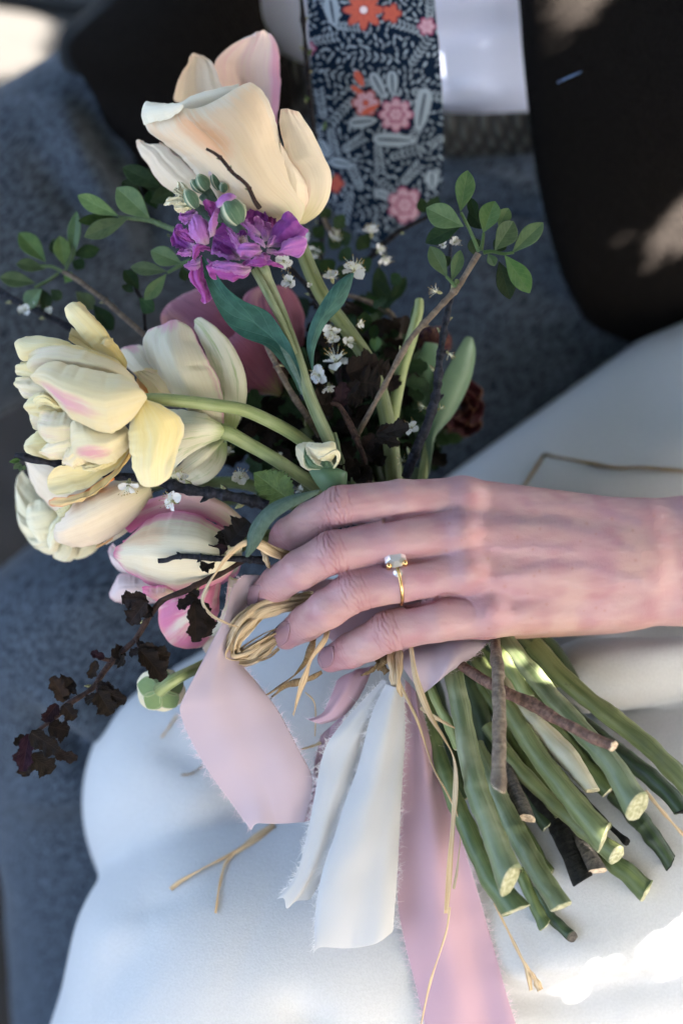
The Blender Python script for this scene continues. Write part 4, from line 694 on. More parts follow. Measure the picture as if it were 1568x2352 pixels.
# petal hanging over the stem
Y([(770, 690, 0), (746, 800, 2), (742, 900, 4), (752, 1020, 4), (762, 1100, 3), (776, 1150, 2)], [(830, 690, 0), (930, 725, 1), (1000, 775, 0), (1044, 850, -2), (1022, 940, 0), (992, 1050, 1), (968, 1125, 0)], M_YEL, .013, T=[(795, 1172, 2), (832, 1187, 1), (890, 1178, 0), (930, 1155, 0)], bulge=.006, n=30, m=20, ruffle=.0004)
Y([(760, 700, 0), (640, 840, -2), (500, 960, -4), (330, 1050, -6)], [(760, 600, 0), (560, 560, -2), (380, 560, -4), (200, 600, -6)], M_YEL, -.013)
tube('stem', np.vstack([pts(fC, [(790, 690, 4), (850, 690, 4), (1000, 697, 2), (1250, 727, -4)], .034), pts(fD, [(60, 945, 24), (200, 1005, 20), (340, 1080, 14), (450, 1160, 8), (600, 1290, 0)], .0)]), [.0028, .0029, .0030, .0029], M_STEMG, t, n=40, seg=12)

# white green-streaked tulip behind it
t = flower_at('white green-streaked tulip seen from its side, behind the yellow tulip', 'tulip', fC(1265, 870))
Wt = lambda L, R, mat, d=0., **k: pet(t, fC, L, R, mat, .006 + d, **k)
Wt([(1100, 760, 0), (850, 620, -4), (740, 530, -6), (690, 480, -8), (658, 440, -8)], [(1100, 640, 0), (920, 520, -2), (865, 470, -4), (835, 410, -6), (800, 388, -8)], M_WHTP, -.010, T=[(665, 420, -8), (710, 395, -8), (765, 384, -8)], bulge=.004)
Wt([(1180, 780, 0), (1000, 690, 0), (860, 520, -2), (818, 430, -4), (808, 370, -6), (830, 310, -6)], [(1270, 840, 4), (1260, 640, 10), (1190, 470, 8), (1130, 370, 3), (1095, 300, -1), (1060, 272, -3)], M_WHTP, .004, T=[(870, 290, -5), (950, 268, -4), (985, 250, -4), (1020, 255, -4)], bulge=.014, ruffle=.0012, rf=2, n=36, m=22, seed=5)
Wt([(1265, 875, 0), (1225, 690, 4), (1180, 500, 2), (1130, 360, -2), (1100, 290, -5)], [(1275, 880, -4), (1345, 770, -8), (1376, 640, -10), (1342, 490, -12), (1285, 370, -12), (1200, 275, -10)], M_WHT, .004, T=[(1088, 245, -6), (1130, 245, -8)], bulge=.010, n=30, m=16)
Wt([(1290, 900, -6), (1350, 820, -12), (1380, 700, -16), (1370, 560, -18)], [(1240, 960, -10), (1330, 850, -18), (1378, 760, -20), (1378, 620, -20)], M_WHT, -.004, bulge=.004)
Wt([(1010, 690, 4), (880, 690, 4), (800, 600, 2), (752, 535, 0)], [(1030, 640, 4), (940, 570, 5), (890, 530, 3), (825, 513, 0)], M_YELP, .010, bulge=-.003, ruffle=.0004)
Wt([(960, 700, 0), (870, 690, -1), (800, 640, -2), (770, 590, -3)], [(960, 650, 0), (900, 640, 0), (830, 600, -1), (775, 560, -3)], M_ORI, .004)
Wt([(1268, 905, 0), (1150, 955, 6), (1030, 1040, 5), (960, 1120, 2)], [(1262, 830, 0), (1140, 770, 8), (1020, 745, 6), (930, 745, 2)], M_WHT, .014, bulge=.008, n=30, m=18, T=[(900, 1050, 0), (890, 850, 0)])
Wt([(1262, 905, -4), (1190, 1000, 0), (1090, 1090, -2), (980, 1128, -4)], [(1230, 905, 0), (1120, 960, 6), (1020, 1050, 4), (950, 1110, 0)], M_WHT, .010, bulge=.004)
Wt([(1270, 910, -8), (1258, 1010, -10), (1200, 1090, -12), (1110, 1145, -12)], [(1225, 920, -2), (1180, 1000, -2), (1120, 1060, -4), (1020, 1140, -8)], M_WHT, .004, bulge=.007, T=[(1060, 1160, -12)])
Wt([(1240, 900, -4), (1160, 1020, -6), (1080, 1090, -8), (1000, 1140, -9)], [(1215, 930, -4), (1140, 1030, -2), (1060, 1110, -5), (1010, 1150, -8)], M_YEL, .008)
tube('stem', np.vstack([pts(fC, [(1245, 868, 16), (1290, 880, 16)], .006), pts(fD, [(80, 1150, 18), (230, 1235, 16), (400, 1345, 12), (540, 1440, 6)], 0)]), [.0036, .0031, .0031, .0031], M_STEMG, t, n=30, seg=12)

# dusky pink tulip at the back
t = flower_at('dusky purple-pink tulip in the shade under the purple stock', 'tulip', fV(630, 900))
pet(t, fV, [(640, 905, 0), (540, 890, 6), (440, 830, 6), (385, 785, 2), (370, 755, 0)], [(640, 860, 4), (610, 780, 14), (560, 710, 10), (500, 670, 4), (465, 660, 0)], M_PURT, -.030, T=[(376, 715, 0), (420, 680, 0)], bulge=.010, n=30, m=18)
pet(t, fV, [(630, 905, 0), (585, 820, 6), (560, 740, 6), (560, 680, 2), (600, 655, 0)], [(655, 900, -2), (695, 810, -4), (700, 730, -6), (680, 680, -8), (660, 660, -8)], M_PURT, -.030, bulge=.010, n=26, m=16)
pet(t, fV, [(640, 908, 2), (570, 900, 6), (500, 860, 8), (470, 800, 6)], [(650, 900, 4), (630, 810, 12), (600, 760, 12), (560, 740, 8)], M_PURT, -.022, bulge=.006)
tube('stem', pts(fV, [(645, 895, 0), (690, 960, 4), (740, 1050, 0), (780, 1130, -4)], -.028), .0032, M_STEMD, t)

# peach tulip below the yellow one and the lemon ruffled flower at its side
t = flower_at('pale lemon ruffled flower at the far left edge, under the tulips', 'ranunculus', fC(330, 1330), nm='ranunculus')
for L, R, d_, T_ in (([(330, 1300), (220, 1200), (150, 1120), (130, 1090)], [(330, 1400), (200, 1450), (110, 1380), (92, 1300)], -.004, [(100, 1130), (88, 1220)]), ([(340, 1330), (220, 1330), (130, 1330), (95, 1300)], [(360, 1420), (300, 1560), (200, 1530), (130, 1440)], -.002, [(98, 1350), (110, 1400)]),
                 ([(360, 1350), (260, 1440), (190, 1480), (150, 1470)], [(400, 1450), (380, 1560), (300, 1568), (240, 1550)], .001, [(170, 1500), (205, 1530)]), ([(380, 1400), (320, 1520), (300, 1570), (310, 1590)], [(420, 1440), (440, 1540), (420, 1590), (395, 1608)], .004, [(335, 1600), (365, 1608)]), ([(420, 1430), (420, 1530), (410, 1580), (420, 1590)], [(560, 1470), (565, 1520), (520, 1565), (470, 1588)], -.001, [(440, 1595)]),
                 ([(330, 1280), (250, 1260), (190, 1260), (160, 1290)], [(340, 1400), (300, 1480), (240, 1500), (200, 1470)], .004, [(150, 1340), (165, 1410)]), ([(340, 1330), (290, 1400), (270, 1480), (275, 1530)], [(380, 1400), (360, 1480), (330, 1540), (310, 1560)], .007, [(285, 1555)])):
    pet(t, fC, L, R, M_PLY, -.018 + d_, T=T_, bulge=.004, ruffle=.0007, rf=1.6, seed=int(d_ * 1000) + 20)
tube('stem', pts(fC, [(330, 1350, -4), (600, 1330, -8), (1000, 1300, -10), (1400, 1250, -10)], -.022), .0024, M_STEMD, t)
t = flower_at('peach and cream tulip with curled petals, below the yellow tulip', 'tulip', fC(840, 1200))
Pc = lambda L, R, mat, d=0., **k: pet(t, fC, L, R, mat, .002 + d, **k)
Pc([(600, 1260, 0), (400, 1370, 0), (300, 1310, -2), (220, 1230, -4), (170, 1140, -6), (152, 1060, -8)], [(640, 1120, 0), (480, 1080, 0), (340, 1010, -2), (260, 980, -6), (200, 985, -8)], M_PEACH2, -.004, T=[(152, 1020, -8), (165, 995, -8)], bulge=.006)
Pc([(470, 1290, 0), (440, 1350, 0), (400, 1360, 0), (350, 1360, -2)], [(400, 1240, 2), (380, 1260, 2), (350, 1290, 2), (310, 1320, 0)], M_YEL, .002, bulge=.003)
Pc([(860, 1230, 0), (780, 1350, 2), (700, 1430, 3), (610, 1485, 3), (510, 1520, 2), (420, 1525, 0), (360, 1505, -2)], [(830, 1140, 0), (700, 1120, 4), (560, 1160, 6), (440, 1240, 6), (390, 1320, 4), (410, 1370, 2), (440, 1400, 0)], M_PEACH2, .006, T=[(330, 1485, -3), (322, 1455, -2), (345, 1415, -1), (390, 1392, 0)], bulge=.012, n=36, m=22)
Pc([(750, 1380, 0), (680, 1450, 0), (600, 1500, 0), (540, 1525, -1)], [(740, 1360, 0), (690, 1420, -4), (620, 1480, -6), (560, 1520, -6)], M_ORI, -.002)
Pc([(860, 1210, 0), (860, 1290, -4), (760, 1400, -4), (600, 1500, -4)], [(860, 1190, 0), (800, 1280, -2), (700, 1390, 0), (580, 1500, -2)], M_PEACH2, -.001, bulge=.003)
tube('stem', np.vstack([pts(fC, [(830, 1190, 0), (1000, 1150, -2), (1150, 1160, -6)], -.002), pts(fD, [(80, 1400, -8), (300, 1500, -14), (500, 1580, -20)], 0)]), .0028, M_STEMD, t)

# pink-edged tulip, its pale neighbour and the streaked one hanging below
t = flower_at('pale blush tulip mostly hidden, low on the grey trousers', 'tulip', fH(1000, 560), nm='tulip')
pet(t, fH, [(1000, 480, 0), (850, 420, 0), (740, 360, 0), (690, 320, 0)], [(1000, 600, 0), (860, 560, 0), (740, 500, -2), (690, 440, -4)], M_PKW, -.012, T=[(675, 350, -2), (678, 400, -3)], bulge=.006)
pet(t, fH, [(1000, 500, 0), (820, 510, 0), (740, 510, 0), (685, 590, -2)], [(1030, 660, 0), (960, 690, 0), (850, 695, 0), (760, 692, -2)], M_PKW, -.010, T=[(678, 630, -3), (700, 670, -3)], bulge=.008, ruffle=.001)
t = flower_at('cream tulip with bright pink edges lying beside the raffia loop', 'tulip', fH(1470, 360))
Pk = lambda L, R, mat, d=0., **k: pet(t, fH, L, R, mat, .014 + d, **k)
Pk([(1490, 330, 0), (1300, 190, 0), (1100, 150, -2), (900, 200, -4), (800, 262, -6)], [(1500, 180, -6), (1390, 90, -8), (1230, 32, -8), (1060, 38, -8), (930, 66, -8), (860, 100, -8)], M_PKB, -.006, T=[(772, 240, -7), (762, 195, -8), (800, 130, -8)], bulge=.008, n=30, m=16)
Pk([(1480, 420, 0), (1380, 540, 0), (1250, 590, 1), (1140, 622, 0), (1050, 628, -1), (930, 588, -2), (850, 540, -3), (770, 492, -4), (728, 440, -5)], [(1480, 310, 0), (1390, 250, 2), (1250, 170, 2), (1120, 125, 0), (1000, 135, -2), (900, 185, -3), (830, 245, -4), (760, 310, -5)], M_PKE, .004, T=[(712, 410, -6), (718, 370, -6), (735, 335, -6)], bulge=.017, n=44, m=28, ruffle=.0003)
Pk([(1090, 625, 0), (1040, 660, 0), (960, 668, -1), (900, 640, -2)], [(1060, 605, 2), (990, 575, 3), (920, 575, 2), (870, 585, 0)], M_PKB, .005, T=[(880, 615, -1)], bulge=.003)
Pk([(1480, 420, 0), (1450, 520, -6), (1300, 600, -8), (1100, 660, -10)], [(1490, 200, 0), (1400, 200, -10), (1200, 200, -12), (1000, 240, -12)], M_PKE, -.008)
tube('stem', pts(fH, [(1470, 340, 6), (1560, 300, 2), (1800, 250, -10), (2000, 260, -20)], .012), .003, M_STEMD, t)
t = flower_at('pink-streaked tulip hanging below, half behind the pink ribbon', 'tulip', fH(1400, 520))
Pq = lambda L, R, mat, d=0., **k: pet(t, fH, L, R, mat, .004 + d, **k)
Pq([(1400, 520, 0), (1380, 700, -4), (1300, 860, -6), (1240, 960, -8)], [(1500, 520, 0), (1470, 640, -8), (1400, 800, -12), (1300, 940, -12)], M_PEACH2, .001, bulge=.006, T=[(1255, 992, -10)])
Pq([(1360, 520, 4), (1330, 760, 2), (1280, 900, -2), (1232, 962, -4)], [(1240, 580, 4), (1140, 640, 2), (1060, 645, -2), (1005, 655, -4)], M_PKS, .004, T=[(1180, 965, -4), (1120, 958, -4), (1060, 938, -5), (1015, 880, -6), (1000, 868, -6), (978, 800, -6), (976, 710, -5)], bulge=.008, n=36, m=22, ruffle=.0004)
Pq([(1400, 540, 4), (1380, 690, 4), (1330, 800, 2), (1270, 900, 0)], [(1480, 540, 2), (1480, 620, 0), (1420, 720, 0), (1330, 850, -2)], M_WHTP, .009, bulge=.005)

# half-opened cream bud beside the hand, green-backed flower, dark red ranunculus
t = flower_at('small cream bud half open in a green leaf above the index knuckle', 'bud', fD(560, 1330), GF, 'ranunculus')
Bd = lambda L, R, mat, d=0., **k: pet(t, fD, L, R, mat, .020 + d, **k)
Bd([(560, 1320, 0), (460, 1310, 0), (400, 1270, 0), (375, 1220, 0)], [(600, 1230, 0), (520, 1160, 2), (460, 1140, 0), (430, 1150, -2)], M_PLY, .0, T=[(372, 1190, -1), (390, 1165, -2)], bulge=.008)
Bd([(590, 1260, 0), (520, 1250, 2), (480, 1220, 2), (450, 1180, 0)], [(620, 1180, 0), (610, 1142, 2), (540, 1138, 2), (440, 1145, 0)], M_PLY, .008, T=[(440, 1160, 0)], bulge=.005)
Bd([(600, 1300, 0), (618, 1250, 2), (600, 1215, 3), (510, 1250, 2)], [(612, 1300, 0), (628, 1240, 0), (620, 1180, 2), (500, 1220, 3)], M_PLY, .010, bulge=.002)
Bd([(520, 1310, 0), (450, 1300, 2), (425, 1250, 2), (425, 1170, 0)], [(540, 1290, 0), (490, 1270, 3), (450, 1220, 2), (430, 1168, 0)], M_BUD, .011)
Bd([(590, 1330, 0), (540, 1310, 1), (520, 1280, 1), (540, 1250, 0)], [(610, 1300, 0), (600, 1270, 1), (570, 1240, 1), (550, 1245, 0)], M_BUD, .007, bulge=.002)
sheet('leaf', pts(fD, [(660, 1470, 2), (560, 1460, 4), (500, 1400, 4), (452, 1320, 2)], .024), pts(fD, [(680, 1400, 0), (690, 1330, 3), (660, 1310, 4), (600, 1290, 3)], .024), M_TLEAF, t, T=pts(fD, [(480, 1305, 2), (540, 1288, 3)], .024), bulge=.004)
t = flower_at('green-backed pale flower seen from behind, lying on the ivory dress', 'flower', fH(980, 1230), GF, 'ranunculus')
M_SEP = petal_mat('sepal', (.24, .34, .14), tip=(.20, .30, .12), edge=(.40, .46, .24), edge_w=.25, streak=(.32, .40, .20), streak_amt=.4, foot=(.34, .50, .40), trans=.15)
for a in range(6):
    an = a * 1.047 + .4; c_ = np.array([985, 1222.]); e = c_ + 160 * np.array([math.cos(an), .86 * math.sin(an)]); leaf('petal', fH(*c_, .012), fH(*e, .000), fH.r(185), M_PLY, t, kind='round', fold=-.1, bend=.02, ripple=.02)
for a in range(5):
    an = a * 1.2566 + .9; c_ = np.array([985, 1222.]); e = c_ + 150 * np.array([math.cos(an), .9 * math.sin(an)]); leaf('sepal', fH(*c_, .0155), fH(*e, .007), fH.r(128), M_SEP, t, kind='obovate', fold=-.12, bend=.0)
tube('stem', pts(fH, [(978, 1222, 2), (1030, 1180, 6), (1120, 1130, 4), (1260, 1060, -6), (1450, 950, -24)], .014), [.0034, .0026, .0026, .0026], M_STEMG, t, n=24)
t = flower_at('dark red ranunculus behind the broad tulip leaf on the right', 'ranunculus', fV(1050, 920), GF, 'ranunculus')
for k in range(13):
    an = k * 2.4; r_ = 20 + 4.2 * k; c_ = np.array([1052, 935.]) + .25 * r_ * np.array([math.cos(an), math.sin(an)]); e = c_ + (16 + r_ * .55) * np.array([math.cos(an), math.sin(an)]); leaf('petal', fV(*c_, -.052 - k * .0008), fV(*e, -.046 - k * .0016), (36 + k * 4.5) * S, M_RED, t, kind='round', fold=.5, bend=-.15, ripple=.05, seed=k)
for k in range(8):
    an = k * .785; c_ = np.array([995, 785.]); e = c_ + 44 * np.array([math.cos(an), .8 * math.sin(an)]); leaf('petal', fV(*c_, -.055), fV(*e, -.06), 48 * S, M_RED, t, kind='round', fold=.3, ripple=.05, seed=k)
tube('stem', pts(fV, [(1050, 940), (1000, 1020), (960, 1120)], -.062), .0022, M_STEMD, t)

# broad tulip leaf and a thick leafless tulip stem on the right
t = thing('tulip_leaf', 'broad grey-green tulip leaf at the right of the flower stems', 'leaf', fV(985, 1010), 'loose leaves in the bouquet')
bigleaf(t, [(975, 1090, 2), (978, 1030, 4), (975, 990, 4), (1000, 900, 4), (1040, 820, 0), (1062, 782, -4), (1070, 772, -6)], [(985, 1090, 2), (995, 1010, 2), (1040, 955, -2), (1078, 880, -6), (1092, 815, -8), (1086, 778, -8)], -.020, M_TLEAF, .004)
bigleaf(t, [(975, 1060, 0), (945, 980, 0), (946, 920, 0), (952, 840, 2), (975, 785, 0)], [(985, 1050, 0), (985, 960, 3), (1000, 880, 2), (1012, 820, 0), (1005, 790, -2)], -.026, M_TLEAF, .003)
tube('petiole', pts(fV, [(986, 1005, 0), (976, 1060, 2), (968, 1120, 2)], -.019), [.0020, .0022, .0024], M_STEMG, t)
t = thing('bare_tulip', 'thick bare green tulip stem with a slanting leafy tip, right of centre', 'stem', fV(900, 1080), 'loose leaves in the bouquet')
gq = Geo(); tube_geo(gq, pts(fR, [(1040, 485, -4), (1035, 560, -2), (990, 740, 0), (920, 960, 2), (880, 1150, 4), (850, 1330, 4), (830, 1500, 2)], -.008), [.0026, .0034, .0037, .0036, .0034], n=30, seg=12, flat=.8); build('stem', gq, M_STEMG, t)
leaf('leaf_tip', fR(985, 700, -.010), fR(1062, 455, -.014), fR.r(90), M_TLEAF, t, kind='elliptic', fold=.5)
# ------------------------------------------------------------------ twigs, leaves, blossom
GT = 'twigs and sprigs in the bouquet'
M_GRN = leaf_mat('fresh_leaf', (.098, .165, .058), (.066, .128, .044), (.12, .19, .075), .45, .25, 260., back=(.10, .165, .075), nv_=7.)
M_GRND = leaf_mat('shade_tinted_leaf', (.021, .046, .014), (.012, .030, .010), (.03, .056, .02), .6, .12, 260., nv_=7., spec=.10)  # dark copy of the fresh leaf, with shade put into its colour
M_NIN = leaf_mat('dark_leaf', (.017, .0115, .0095), (.008, .006, .0052), (.026, .017, .014), .6, .05, 300., back=(.013, .0145, .012), nv_=9., spec=.08)
M_NINP = leaf_mat('purple_leaf', (.022, .009, .015), (.012, .005, .009), (.04, .02, .027), .6, .06, 300., nv_=8., spec=.08)
M_NETT = leaf_mat('crinkled_leaf', (.07, .135, .038), (.042, .095, .026), (.11, .185, .075), .55, .15, 420., nv_=8., bumpd=.0016)
M_BARKG = bark_mat('grey_brown_bark', (.21, .165, .125), (.11, .085, .068))
M_BARKB = bark_mat('black_bark', (.022, .019, .022), (.005, .0045, .006), .6)
M_BARKR = bark_mat('reddish_bark', (.060, .034, .028), (.022, .014, .014), .5)
M_BARKU = bark_mat('blue_black_bark', (.034, .036, .050), (.007, .008, .012), .55)
M_WBLO = NG('white_blossom_petal'); M_WBLO.color((.80, .80, .80)); M_WBLO.p(Roughness=.6); M_WBLO.translucent(.3); M_WBLO = M_WBLO.m
M_FIL = plain('stamen', (.78, .78, .66), (.70, .72, .55), .6, 900., 0); M_ANTH = plain('anther', (.50, .33, .06), (.25, .15, .03), .7, 900., 0)
M_BUDG = plain('twig_bud', (.30, .33, .17), (.17, .15, .08), .6, 900., .2)
# two blossom meshes, shared by all blossoms
def blossom_meshes(seed, npet, opening):
    r = np.random.RandomState(seed); g = Geo()
    for k in range(npet):
        an = k * 6.283 / npet + r.uniform(-.2, .2); el = opening + r.uniform(-.35, .25); dr = np.array([math.cos(an) * math.cos(el), math.sin(an) * math.cos(el), math.sin(el)]); leaf_geo(g, dr * .0008, dr * r.uniform(.0052, .0062), .0052 * r.uniform(.85, 1.1), kind='round', roll=r.uniform(-.4, .4), fold=.35, bend=r.uniform(-.1, .15), n=9, m=7, ripple=.05, seed=k)
    V = np.vstack(g.v); pm = mesh_from(V, g.f, np.vstack(g.uv), 'blossom', [M_WBLO]); g2 = Geo()
    for k in range(17):
        an = r.uniform(0, 6.28); el = r.uniform(.35, 1.45); dr = np.array([math.cos(an) * math.cos(el), math.sin(an) * math.cos(el), math.sin(el)]); L_ = r.uniform(.0046, .0068); mid = dr * L_ * .55 + np.array([0, 0, .0005]); tube_geo(g2, [np.zeros(3), mid, dr * L_], [.00013, .00008], n=6, seg=4, cap=False)
        tube_geo(g2, [dr * L_ * .98, dr * L_ * 1.04, dr * L_ * 1.09], [.00018, .00026, .0001], n=4, seg=5, mi=1)
    tube_geo(g2, [np.array([0, 0, -.0035]), np.array([0, 0, -.001]), np.array([0, 0, .0012])], [.0006, .0013, .0006], n=8, seg=8, mi=2)
    sm = mesh_from(np.vstack(g2.v), g2.f, np.vstack(g2.uv), 'stamens', [M_FIL, M_ANTH, M_BUDG], g2.mi); return pm, sm
BLO = [blossom_meshes(1, 5, .25), blossom_meshes(2, 5, .75), blossom_meshes(3, 4, .1), blossom_meshes(4, 0, 0) if False else blossom_meshes(4, 3, .5)]
RW = np.stack([RX, UY, NZ], 1)
def blossom(parent, p, nrm, size=1., kind=0, spin=0., bare=False):
    n_ = unit(np.array(nrm, float)); a = unit(np.cross(n_, [.3, .8, .2])); b = np.cross(n_, a); ca_, sa_ = math.cos(spin), math.sin(spin); M3 = RW @ np.stack([ca_ * a + sa_ * b, -sa_ * a + ca_ * b, n_], 1)
    pm, sm = BLO[kind]; size *= .72; M4 = Matrix.Translation(Vector(CW(p) - org(parent))) @ Matrix(M3.tolist()).to_4x4() @ Matrix.Scale(size, 4)
    if bare: o = link('stamens', sm, parent); o.matrix_local = M4; return o
    o = link('blossom', pm, parent); o.matrix_local = M4; s_ = link('stamens', sm, o); return o
def twig(label, f, P, d, rad, mat, wob=.0004, nm='twig', cat='twig', budz=(), seed=0, n=46):
    P = pts(f, P, d); t = thing(nm, label, cat, P[0], GT); r = np.random.RandomState(seed + 50); rad = np.atleast_1d(rad)
    kn = [(k, .012, .38) for k in budz]; kn += [(r.uniform(.05, .95), .008, r.uniform(.12, .3)) for _ in range(5)]
    tube('stem', P, rad, mat, t, n=max(n, 90), seg=9, wob=wob * .8, seed=seed, knots=kn); Q = spl(P, 100)
    for k, b_ in enumerate(budz):
        i = min(int(b_ * 99), 97); tg = unit(Q[i + 1] - Q[i]); sd = unit(np.cross(tg, [0, 0, 1.])) * (1 if k % 2 else -1); rr = np.interp(b_, np.linspace(0, 1, len(rad)), rad); dr = unit(tg * .8 + sd * .8 + np.array([0, 0, .3])); p0 = Q[i] + sd * rr * .6; L_ = rr * r.uniform(1.6, 2.8)
        tube('bud', [p0, p0 + dr * L_ * .5, p0 + dr * L_], [rr * .5, rr * .55, rr * .12], M_BUDG if r.rand() < .6 else mat, t, n=8, seg=7)
    return t
def leaves(t, f, lst, d, mat, kind='obovate', **k):
    for i, q in enumerate(lst):
        dd = q[3] / 1000. if len(q) > 3 else 0; m_ = q[4] if len(q) > 4 else mat; r = random.Random(i * 7 + int(q[2]))
        leaf('leaf', f(*q[0], d + dd - .001), f(*q[1], d + dd + r.uniform(-.004, .004)), f.r(q[2]), m_, t, kind=kind, fold=k.get('fold', .28) * r.uniform(.6, 1.4), bend=k.get('bend', .08) * r.uniform(-.6, 1.6), roll=k.get('roll', .35) * r.uniform(-1, 1), serr=k.get('serr', 0), nser=k.get('nser', 9), ripple=k.get('ripple', .01), n=k.get('n', 14), seed=i)
# leafy sprig standing up on the right
t = twig('grey-brown twig with fresh green leaves standing up on the right', fV, [(820, 1000, -6), (880, 890, 4), (939, 784, 8), (1000, 715, 10), (1048, 663, 11), (1075, 620, 12), (1098, 582, 12)], .012, [.0012, .0013, .0014, .0014], M_BARKG, .0002, budz=(.45, .60, .80), nm='leafy_twig')
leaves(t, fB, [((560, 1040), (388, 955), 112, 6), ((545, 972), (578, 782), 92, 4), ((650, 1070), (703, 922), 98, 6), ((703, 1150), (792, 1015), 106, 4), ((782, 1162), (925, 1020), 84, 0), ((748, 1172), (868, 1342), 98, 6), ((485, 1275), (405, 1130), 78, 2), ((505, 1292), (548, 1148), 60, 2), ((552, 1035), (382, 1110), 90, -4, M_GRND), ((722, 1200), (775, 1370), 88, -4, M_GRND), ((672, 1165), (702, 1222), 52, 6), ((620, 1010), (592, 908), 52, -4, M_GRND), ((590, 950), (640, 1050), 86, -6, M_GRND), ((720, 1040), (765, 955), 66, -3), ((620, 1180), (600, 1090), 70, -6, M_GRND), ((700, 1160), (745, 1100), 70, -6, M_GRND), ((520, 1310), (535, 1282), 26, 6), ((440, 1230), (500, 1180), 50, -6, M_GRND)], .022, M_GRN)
for P in ([(630, 1155), (590, 1060), (548, 975)], [(640, 1150), (648, 1110), (652, 1070)], [(650, 1160), (690, 1155), (740, 1165), (790, 1160)], [(525, 1318), (505, 1295), (480, 1270)]): tube('petiole', pts(fB, P, .024), [.0010, .0008, .0007], M_GRN, t, n=14, seg=7)
# leafy sprigs on the left
t = twig('brown twig with dark green leaves out over the trousers, far left', fA, [(662, 1540, 8), (520, 1412, 4), (430, 1340, 2), (350, 1280, 0), (290, 1248, -2)], -.022, [.0013, .0012, .0011], M_BARKG, .0002, budz=(.5,), nm='leafy_twig')
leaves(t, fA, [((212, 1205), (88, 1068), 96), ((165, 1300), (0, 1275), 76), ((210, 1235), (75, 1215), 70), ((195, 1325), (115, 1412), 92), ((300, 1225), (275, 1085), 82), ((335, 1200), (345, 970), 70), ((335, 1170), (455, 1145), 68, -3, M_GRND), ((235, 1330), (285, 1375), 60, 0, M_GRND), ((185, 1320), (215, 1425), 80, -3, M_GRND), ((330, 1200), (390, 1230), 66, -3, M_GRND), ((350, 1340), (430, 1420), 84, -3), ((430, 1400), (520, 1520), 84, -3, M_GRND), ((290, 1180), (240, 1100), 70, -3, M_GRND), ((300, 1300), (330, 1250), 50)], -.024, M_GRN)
for P in ([(290, 1248), (240, 1225), (190, 1222)], [(300, 1245), (330, 1180), (340, 1130)], [(270, 1255), (220, 1290), (160, 1320)]): tube('petiole', pts(fA, P, -.024), .0008, M_GRN, t, n=12, seg=7)
t = twig('small green sprig left of the purple stock, under the peach tulip', fA, [(830, 1065, 10), (760, 1040, 6), (690, 1012, 2), (600, 1003, 0), (545, 998, 0)], -.006, [.0013, .0013, .0012, .0009], M_GRN, .0001, nm='leafy_twig')
leaves(t, fA, [((545, 992), (355, 898), 82, 2), ((590, 1003), (388, 1090), 92, 4), ((688, 1003), (535, 862), 122, 6), ((545, 1000), (358, 1015), 56, -3, M_GRND), ((745, 860), (560, 768), 92, -4, M_GRND), ((770, 900), (640, 780), 96, -6, M_GRND), ((690, 930), (800, 870), 86, -6, M_GRND), ((650, 900), (560, 830), 80, -8, M_GRND), ((720, 960), (690, 870), 80, -8, M_GRND), ((780, 1080), (770, 1085), 20)], -.006, M_GRN)
t = twig('short green sprig hanging beside the purple stock florets, left', fA, [(880, 1195, 6), (835, 1215, 2), (770, 1252, 0)], -.004, [.0011, .0010, .0008], M_GRN, .0001, nm='leafy_twig', n=16)
leaves(t, fA, [((838, 1212), (692, 1152), 92, 4), ((768, 1246), (598, 1226), 66, 2), ((765, 1258), (665, 1380), 68, 2), ((835, 1225), (850, 1292), 50, 0, M_GRND), ((640, 1330), (570, 1240), 70, -8, M_GRND), ((640, 1370), (712, 1430), 80, -8, M_GRND), ((600, 1300), (580, 1340), 60, -8, M_GRND)], -.004, M_GRN)
tube('stem', pts(fA, [(600, 1235, 0), (625, 1330, 0), (655, 1390, 0), (668, 1520, 0)], -.016), .0009, M_BARKB, t)
# plum twigs
t = twig('black plum twig with small buds and stamens, right of the stems', fR, [(940, 1780, 0), (1010, 1600, 4), (1095, 1400, 6), (1155, 1220, 6), (1180, 1040, 5), (1190, 900, 3), (1215, 740, 0), (1250, 560, -4), (1280, 400, -8), (1268, 200, -12), (1270, 40, -14)], .006, [.0023, .0022, .0020, .0018, .0015, .0011, .0009, .0007], M_BARKU, .0004, budz=(.10, .34, .44, .52, .60, .66), nm='blossom_twig')
for q, nr, sz, kd, bare in (((1080, 1270), (-.8, .5, .4), .8, 0, True), ((985, 1420), (-.2, .5, .8), .95, 2, False), ((925, 1660), (-.7, .2, .5), .8, 0, True), ((1175, 420), (-.8, .2, .4), 1.0, 3, True), ((1255, 870), (.8, -.6, .3), .75, 0, True), ((1190, 1280), (.9, .4, .2), .6, 0, True), ((1295, 60), (.3, .3, .8), .8, 1, False), ((1215, 80), (-.3, .3, .8), .7, 3, False), ((1240, 180), (.1, -.7, .6), .6, 3, False)):
    blossom(t, fR(*q, .009), nr, sz, kd, q[0], bare)
t = twig('tall thin plum twig with tiny green buds rising beside the tie', fV, [(735, 640, -6), (738, 540, -4), (735, 440, 0), (722, 330, 4), (708, 200, 8), (700, 90, 12), (690, -20, 16)], -.050, [.0016, .0013, .0012, .0010], M_BARKB, .0004, budz=(.2, .3, .42, .5, .62, .72, .8, .9), nm='blossom_twig')
for (x, y), e in (((742, 300), (748, 280)), ((712, 240), (703, 222)), ((706, 130), (715, 112)), ((752, 415), (766, 405)), ((700, 55), (694, 40))): leaf('leaf', fV(x, y, -.044), fV(*e, -.040), 11 * S, M_GRN, t, kind='elliptic')
